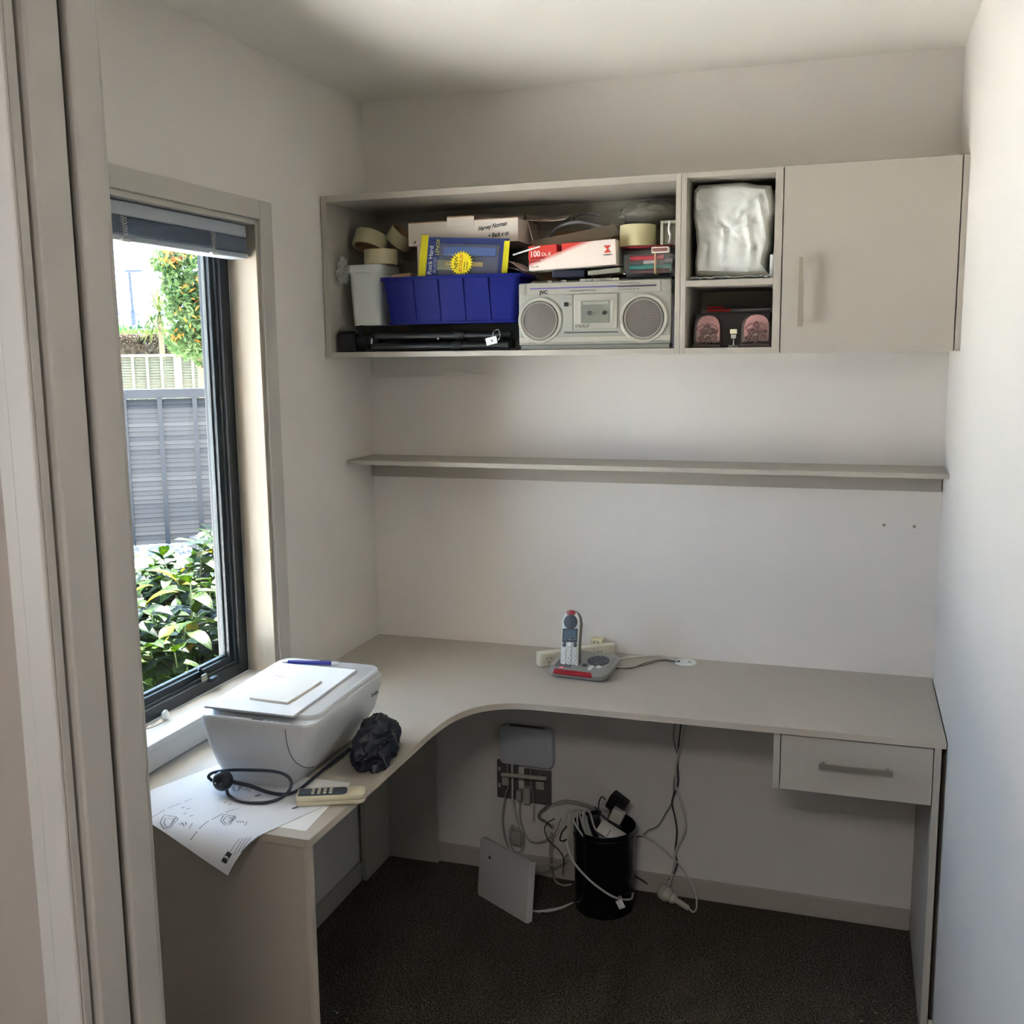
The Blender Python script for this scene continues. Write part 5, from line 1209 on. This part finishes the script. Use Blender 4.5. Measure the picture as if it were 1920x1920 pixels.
# power board behind the phone
P0, P1 = Vector((.606, -.205, 0)), Vector((.792, -.052, 0)); dv = (P1-P0); bl2 = dv.length; an = math.atan2(dv.y, dv.x)
pb_ = thing('power_board', 'white power board standing on edge behind the phone base', 'power board', tuple((P0+P1)/2+Vector((0, 0, DT+.0003))), (0, 0, an))
obj('body', box(-bl2/2, bl2/2, 0, .030, 0, .040, .003), mat('board_white', (214, 208, 190), .4), pb_, smooth=True)
for x in (-bl2/2+.028, bl2/2-.050):
    o = obj('outlet', box(x-.020, x+.020, -.0015, .0002, .003, .037, .0005), mat('board_white', (0, 0, 0)), pb_)
    for dx, dz, rr in ((-.006, .024, 28), (.006, .024, -28), (0, .012, 0)):
        obj('slot', box(x+dx-.0008, x+dx+.0008, -.0022, -.0014, dz-.0035, dz+.0035, 0, rot=(0, R(rr), 0)), ink_m, o)
q = thing('plug_adaptor', 'cream double plug adaptor at the far end of the power board', 'adaptor', (.755, -.048, DT))
obj('body', box(.716, .752, -.046, -.014, DT+.0003, DT+.050, .002), mat('adaptor_cream', (220, 206, 170), .4), q, world=True)
obj('plug', box(.7525, .785, -.046, -.014, DT+.0003, DT+.034, .002), white_m, q, world=True)
for dx, rr in ((-.006, 28), (.006, -28)): obj('slot', box(.734+dx-.0008, .734+dx+.0008, -.0475, -.0462, DT+.037, DT+.044, 0, rot=(0, R(rr), 0)), ink_m, q, world=True)
# desk grommet and leads from the phone
gm = thing('cable_grommet', 'white round cable grommet in the desk top behind the phone', 'grommet', (1.0, -.046, DT))
obj('ring', lathe([(.029, 0), (.032, 0), (.031, .003), (.026, .0035), (.024, .001), (.029, 0)], 36, at=(1.0, -.046, DT+.0002)), white_m, gm, world=True, smooth=True)
obj('cover', lathe([(0, 0), (.0238, 0), (.0238, .0022), (0, .0025)], 36, at=(1.0, -.046, DT+.0003)), white_m, gm, world=True, smooth=True)
obj('cable_slot', box(.975, .984, -.055, -.040, DT+.0026, DT+.0034, 0), ink_m, gm, world=True); obj('cable_slot', box(1.008, 1.016, -.049, -.044, DT+.0026, DT+.0034, 0), ink_m, gm, world=True)
o = obj('phone_cable', tube([pick(1150, 1237, 'z', DT+.004), pick(1185, 1232, 'z', DT+.004), pick(1225, 1229, 'z', DT+.006), pick(1252, 1232, 'z', DT+.006), pick(1270, 1241, 'z', DT+.0065)], .0030, 8), cable_m, smooth=True); tag(o, 'white lead running from the phone base to the desk grommet', 'cable')
for k in (0, 1):
    o = obj('phone_cable', tube([pick(1150, 1252+k*2, 'z', DT+.003), pick(1182, 1253-k*1, 'z', DT+.003), pick(1210, 1243+k*3, 'z', DT+.004), pick(1240, 1237+k*2, 'z', DT+.005), pick(1268, 1240+k*1, 'z', DT+.007)], .0013, 6), mat('brown_cable', (70, 56, 48), .5), smooth=True)
    tag(o, ('upper' if k == 0 else 'lower')+' of two thin brown leads twisted between the phone base and the grommet', 'cable', 'thin leads behind the phone')

# ------------------------------------------------------------------ under the desk
mo = thing('wall_modem', 'pale grey box modem mounted on the back wall under the desk', 'modem', (.507, -.03, .43))
gm_ = mat('modem_white', (190, 192, 198), .45)
t = rbox(.172, .124, .030, .016, .003); t.transform(Matrix.Translation((.507, -.004, .433)) @ Matrix.Rotation(R(90), 4, 'X')); 
obj('case', t, gm_, mo, world=True, smooth=True)
for k in range(6): obj('indicator', lathe([(0, 0), (.0016 if k in (2, 3) else .0009, 0), (0, .0006)], 10, rot=(R(90), 0, 0), at=(.572, -.0342, .468-k*.011)), ink_m, mo, world=True)
obj('top_shade', box(.450, .565, -.026, -.012, .4952, .4958, 0), mat('top_shade_dark', (60, 60, 62), .7), mo, world=True)  # dark strip stands in for the shadow behind the case top
sk = mat('grey_faceplate', (92, 90, 86), .45); skd = mat('switch_pale', (176, 172, 160), .4)
def plate(x0, x1, z0, z1, label, sw):
    t = box(x0, x1, -.010, -.0005, z0, z1, .0025)
    th = thing('wall_socket', label, 'wall socket', ((x0+x1)/2, -.005, z0), group='wall sockets under the desk')
    obj('faceplate', t, sk, th, world=True, smooth=True)
    for (x, z, w, h) in sw: obj('switch', box(x-w/2, x+w/2, -.0125, -.0102, z-h/2, z+h/2, .001), skd, th, world=True)
    return th
plate(.402, .472, .246, .372, 'dark grey double wall socket at the left under the modem, plugs in it', [(.411, .343, .011, .011), (.411, .288, .009, .014)])
plate(.492, .581, .240, .352, 'dark grey wall plate at the right under the modem with one pale switch', [(.545, .303, .026, .026)])
for k, (x0, x1, z0, z1, l) in enumerate(((.428, .447, .300, .328, 'small white plug in the upper left wall socket'), (.474, .491, .255, .288, 'small white network plug hanging between the two wall plates'), (.496, .518, .248, .300, 'white adaptor plugged into the left side of the right wall plate'))):
    o = obj('plug', box(x0, x1, -.040, -.0130, z0, z1, .003), mat('plug_white', (170, 166, 158), .45)); tag(o, l, 'plug')
o = obj('tube_lamp', tube([(.432, -.050, .342), (.500, -.050, .3435), (.577, -.046, .3440)], .0068, 12, smooth_path=False), mat('pale_tube', (186, 182, 166), .4), smooth=True); tag(o, 'pale horizontal cable tube bridging both sockets below the modem', 'tube')
# leads hanging at the modem
def lead(name, P, r, m, label, cat='cable', g=None, **k):
    o = obj(name, tube(P, r, 8, **k), m, smooth=True); tag(o, label, cat, g); return o
W_ = lambda px, py, y=-.035: pick(px, py, 'y', y)
cg = mat('grey_white_cable', (160, 156, 150), .5)
lead('network_cable', [W_(951, 1432), W_(952, 1450), W_(953, 1475), W_(948, 1490), W_(942, 1530), W_(944, 1560), W_(952, 1590), W_(960, 1618, -.05)], .0022, cg, 'leftmost thin white lead hanging from the modem past the left socket')
lead('network_cable', [W_(960, 1432), W_(961, 1470), W_(961, 1500), W_(965, 1525), W_(973, 1558)], .0036, cable_m, 'thickest white lead dropping from the modem to the coiled adaptor')
lead('network_cable', [W_(995, 1438), W_(996, 1470), W_(1000, 1495), W_(1000, 1540)], .0013, cg, 'very thin white lead hanging over the right wall plate')
lead('network_cable', [W_(988, 1452, -.05), W_(996, 1459, -.05), W_(1006, 1459, -.05), W_(1013, 1451, -.05)], .0016, cg, 'short white lead loop under the tube by the right wall plate')
lead('network_cable', [W_(975, 1495), W_(974, 1530), W_(982, 1560), W_(995, 1577), W_(1015, 1578), W_(1040, 1562, -.06), W_(1052, 1535, -.08)], .0019, cg, 'thin white lead curving from the modem sockets to the bin')
ad_ = thing('inline_adaptor', 'small white inline adaptor hanging on its coiled lead under the modem', 'adaptor', tuple(W_(968, 1575, -.045)))
c0 = W_(968, 1571, -.048)
obj('body', box(c0.x-.016, c0.x+.016, -.055, -.040, c0.z-.022, c0.z+.022, .003), mat('plug_white', (0, 0, 0)), ad_, world=True, smooth=True)
obj('lead_loop', tube([c0+Vector((.002, 0, .020)), c0+Vector((-.010, 0, .040)), c0+Vector((-.021, 0, .020)), c0+Vector((-.021, 0, -.020)), c0+Vector((-.008, 0, -.044)), c0+Vector((.010, 0, -.046)), c0+Vector((.020, 0, -.024)), c0+Vector((.019, 0, .018)), c0+Vector((.006, 0, .034))], .0026, 8), cg, ad_, world=True, smooth=True)

# standing router
rq0, rq1 = pick(895, 1677, 'z', 0), pick(985, 1731, 'z', 0)
ra_ = math.atan2(rq1.y-rq0.y, rq1.x-rq0.x); rl_ = (rq1-rq0).length
rt_ = thing('white_router', 'flat white router standing upright on the carpet left of the bin', 'router', tuple((rq0+rq1)/2+Vector((0, 0, .001))), (R(-5), 0, ra_))
rtm = mat('router_white', (186, 186, 184), .4)
t = rbox(rl_, .182, .016, .010, .002); t.transform(Matrix.Translation((0, .016, .092)) @ Matrix.Rotation(R(90), 4, 'X')); obj('case', t, rtm, rt_, smooth=True)
obj('edge_band', box(rl_/2-.0002, rl_/2+.004, .001, .024, .002, .180, .0015), mat('router_edge', (200, 200, 198), .4), rt_)
obj('emblem', lathe([(0, 0), (.006, 0), (.006, .0004), (0, .0006)], 5, rot=(R(90), 0, 0), at=(-rl_*.28, -.0002, .135)), ink_m, rt_)
obj('base_foot', box(-rl_/2+.004, rl_/2+.006, .0, .022, -.0006, .004, .001), mat('router_edge', (0, 0, 0)), rt_)

# waste bin with its contents
BX, BY = .779, -.128
bn = thing('waste_bin', 'glossy black round waste bin full of chargers and cables under the desk', 'bin', (BX, BY, 0))
bm3 = mat('bin_black', (12, 14, 18), .22, spec=.5)
BH = .262
obj('body', lathe([(0, .0008), (.084, .0008), (.086, .003), (.0925, BH-.028), (.0945, BH-.026), (.0945, BH-.018), (.0930, BH-.016), (.0938, BH-.002), (.0925, BH), (.0912, BH-.002), (.0895, BH-.03), (.0835, .004), (0, .004)], 64, at=(BX, BY, 0)), bm3, bn, world=True, smooth=True)
ctr = Vector((BX, BY, 0))
def item(name, label, cat, c, rot, parts):
    th = thing(name, label, cat, tuple(c), rot)
    for nm, dims, mm, bev in parts:
        x0, x1, y0, y1, z0, z1 = dims; obj(nm, box(x0, x1, y0, y1, z0, z1, bev), mm, th, smooth=True)
    return th
item('power_adapter', 'black power adapter standing highest at the back of the bin', 'adapter', pick(1160, 1503, 'y', -.105), (R(12), R(28), R(-12)), [('body', (-.028, .028, -.018, .018, -.036, .018), black_m, .005)])
item('white_charger', 'white square charger leaning on the black adapter in the bin', 'charger', pick(1157, 1530, 'y', -.128), (R(10), R(24), R(-6)), [('body', (-.019, .019, -.012, .012, -.024, .022), mat('charger_white', (196, 192, 184), .35), .003)])
item('white_adaptor_box', 'large white ported box lying aslant at the front of the bin', 'network box', pick(1148, 1558, 'y', -.145), (R(-38), R(27), R(-4)), [('body', (-.040, .044, -.028, .030, -.030, .012), mat('box_white', (190, 188, 180), .35), .003), ('port', (.010, .018, -.012, -.004, .0121, .0126), ink_m, 0), ('port', (.026, .036, -.018, -.006, .0121, .0126), mat('port_grey', (120, 116, 104), .5), 0), ('slot', (-.006, -.003, -.0286, -.0281, -.026, -.004), greyink_m, 0)])
item('dark_charger', 'dark blue-black transformer block in the left half of the bin', 'transformer', pick(1112, 1545, 'y', -.11), (R(8), R(-6), R(14)), [('body', (-.024, .024, -.020, .020, -.060, .020), mat('dark_block', (20, 22, 34), .4), .004)])
item('grey_adapter', 'grey-white plug adapter between the dark block and the white charger', 'adapter', pick(1134, 1528, 'y', -.10), (R(5), R(14), 0), [('body', (-.012, .012, -.010, .010, -.022, .014), mat('plug_white', (0, 0, 0)), .003)])
cw = mat('bright_white_cable', (188, 188, 182), .45)
Bq = lambda px, py, y=-.15: pick(px, py, 'y', y)
lead('bin_cable', [Bq(1104, 1582, -.20), Bq(1078, 1545, -.215), Bq(1070, 1520, -.20), Bq(1062, 1530, -.20), Bq(1061, 1570, -.205), Bq(1072, 1610, -.232), Bq(1100, 1645, -.238), Bq(1135, 1673, -.236), Bq(1160, 1685, -.225), Bq(1182, 1686, -.18), Bq(1187, 1675, -.14)], .0034, cw, 'bright white cable draped over and round the front of the black bin', k=10)
for k, (px, dx) in enumerate(((1071, 6), (1081, 4), (1092, 10))):
    lead('bin_cable', [Bq(px+dx+4, 1573, -.165), Bq(px+2, 1545, -.17), Bq(px+3, 1521, -.16), Bq(px+14, 1524, -.14), Bq(px+22, 1550, -.14), Bq(px+26+dx, 1572, -.15)], .0032, cable_m, ('leftmost', 'middle', 'rightmost')[k]+' of three pale cable loops standing in the left of the bin', g='cable loops in the bin')
lead('bin_cable', [Bq(1092, 1524, -.13), Bq(1100, 1550, -.16), Bq(1112, 1575, -.19), Bq(1130, 1586, -.2)], .0030, cable_m, 'pale cable sinking into the middle of the bin front')
lead('bin_cable', [Bq(1036, 1507, -.05), Bq(1060, 1501, -.06), Bq(1090, 1505, -.08), Bq(1120, 1516, -.10), Bq(1135, 1522, -.11)], .0030, cg, 'grey-white cable arching from the wall plate into the bin')
lead('bin_cable', [Bq(1030, 1508, -.04), Bq(1014, 1522, -.04), Bq(1010, 1532, -.04), Bq(1022, 1540, -.05), Bq(1035, 1550, -.06)], .0036, mat('dull_grey_cable', (104, 100, 92), .5), 'dull grey cable elbow left of the bin by the right wall plate')
lead('bin_cable', [Bq(1040, 1535, -.1), Bq(1027, 1543, -.1), Bq(1021, 1556, -.1), Bq(1030, 1577, -.1), Bq(1048, 1594, -.1), Bq(1057, 1612, -.09), Bq(1055, 1640, -.08)], .0017, bcable_m, 'thin black lead wandering down left of the bin')
lead('bin_cable', [Bq(1063, 1549, -.21), Bq(1054, 1560, -.21), Bq(1050, 1574, -.21), Bq(1056, 1577, -.21), Bq(1062, 1574, -.212)], .0024, bcable_m, 'short black lead loop over the left rim of the bin')
lead('bin_cable', [Bq(1121, 1532, -.12), Bq(1123, 1506, -.11), Bq(1128, 1494, -.11), Bq(1136, 1500, -.11)], .0021, bcable_m, 'thin black lead rising from the bin to the black adapter')
lead('bin_cable', [Bq(1115, 1513, -.17), Bq(1130, 1530, -.175), Bq(1150, 1543, -.18), Bq(1166, 1551, -.18)], .0024, bcable_m, 'black lead lying across the white boxes in the bin')
lead('floor_cable', [pick(992, 1624, 'y', -.2), pick(1015, 1625, 'y', -.16), pick(1035, 1621, 'y', -.12), pick(1055, 1612, 'y', -.09), pick(1066, 1600, 'y', -.05)], .0028, cg, 'grey-white cable swinging from behind the router to behind the bin')
lead('floor_cable', [Bq(1034, 1560, -.07), Bq(1031, 1600, -.07), Bq(1033, 1630, -.07), pick(1042, 1652, 'z', .006), pick(1056, 1660, 'z', .005), pick(1072, 1658, 'z', .005)], .0032, cg, 'grey-white cable looping down to the carpet left of the bin')
lead('floor_cable', [pick(998, 1708, 'z', .004), pick(1012, 1709, 'z', .004), pick(1030, 1707, 'z', .006), pick(1052, 1702, 'z', .008), pick(1075, 1692, 'z', .012)], lambda s: .0022+.0028*math.sin(PI*s), cw, 'flat white cable on the carpet between the router and the bin')
lead('floor_cable', [pick(992, 1722, 'z', .003), pick(1008, 1726, 'z', .003), pick(1016, 1712, 'z', .003), pick(1032, 1716, 'z', .003), pick(1050, 1706, 'z', .003)], .0022, bcable_m, 'black lead tangled on the carpet in front of the white router')
tgm = thing('cable_label', 'small white label hanging from the bright cable on the bin front', 'label tag', tuple(Bq(1162, 1694, -.245)))
t = box(-.010, .010, -.0006, .0006, -.014, .012, .0003); p_ = Bq(1163, 1695, -.245); t.transform(Matrix.Translation(p_) @ Matrix.Rotation(R(-28), 4, 'Y')); obj('tag', t, paper_m, tgm, world=True)
obj('tie', tube([Bq(1158, 1686, -.243), Bq(1163, 1680, -.243), Bq(1166, 1686, -.243)], .0014, 6), cw, tgm, world=True)

# leads hanging from the grommet to the floor
Wc = lambda px, py, y=-.03: pick(px, py, 'y', y)
top = Vector((1.0, -.046, .733))
lead('hanging_cable', [top, Wc(1264, 1365), Wc(1266, 1400), Wc(1270, 1420), Wc(1264, 1460), Wc(1261, 1500), Wc(1248, 1525), Wc(1236, 1545), Wc(1228, 1552), Wc(1215, 1557), Wc(1205, 1566), Wc(1195, 1568)], .0013, bcable_m, 'thin black lead hanging from the desk grommet and swinging left to the bin')
lead('hanging_cable', [top+Vector((.006, 0, 0)), Wc(1276, 1365), Wc(1272, 1400), Wc(1270, 1430), Wc(1271, 1470), Wc(1260, 1502), Wc(1266, 1535), Wc(1269, 1560), Wc(1266, 1598), Wc(1270, 1618), Wc(1266, 1632), Wc(1254, 1650, -.03)], .0022, bcable_m, 'thicker black lead hanging from the desk grommet straight to the skirting')
lead('hanging_cable', [top+Vector((.012, 0, 0)), Wc(1284, 1370), Wc(1272, 1410), Wc(1267, 1445), Wc(1268, 1475), Wc(1280, 1515), Wc(1285, 1545), Wc(1281, 1565), Wc(1268, 1592), Wc(1264, 1620), Wc(1261, 1640), Wc(1255, 1655, -.045)], .0034, cable_m, 'white lead hanging from the desk grommet to the white plug on the carpet')
pg = thing('extension_plug', 'white round plug and socket joined together, lying on the carpet by the skirting', 'plug', tuple(pick(1262, 1690, 'z', 0)))
pA, pB = pick(1243, 1672, 'z', .024), pick(1292, 1704, 'z', .012); ax_ = (pB-pA); 
prf = [(0, .0), (.012, .0), (.0225, .012), (.0235, .020), (.020, .026), (.0165, .030)]
M_ = ax_.to_track_quat('Z', 'Y').to_matrix().to_4x4(); L0 = ax_.length
def along(prof, n=28): t = lathe(prof, n); t.transform(Matrix.Translation(pA) @ M_); return t
pw = mat('plug_cream', (186, 182, 168), .4)
obj('plug_body', along([(0, -.012), (.015, -.010), (.0225, -.002), (.0235, .006), (.019, .010), (0, .0105)]), pw, pg, world=True, smooth=True)
obj('socket_body', along([(0, .012), (.0225, .0125), (.0235, .016), (.0215, .021), (.017, .028), (.015, .036), (.017, .040), (.015, .047), (.009, .052), (.008, L0-.004), (.0045, L0), (0, L0)]), pw, pg, world=True, smooth=True)
obj('cord_grip', tube([pA+Vector((-.002, .006, .010)), pick(1250, 1664, 'z', .04), pick(1255, 1656, 'y', -.045)], .0058, 10), pw, pg, world=True, smooth=True)
lead('floor_cable', [pB, pick(1300, 1710, 'z', .010), pick(1306, 1701, 'z', .012), Wc(1304, 1675, -.06), Wc(1290, 1645), Wc(1272, 1618), Wc(1250, 1598), Wc(1225, 1577), Wc(1205, 1566), Wc(1190, 1566, -.06)], .0026, cable_m, 'white lead rising from the floor plug back across the wall to the bin')
lead('floor_cable', [pick(1187, 1641, 'y', -.02), pick(1205, 1651, 'y', -.03), pick(1222, 1664, 'z', .006), pick(1238, 1673, 'z', .006)], .0022, bcable_m, 'black lead running from behind the bin to the white floor plug')
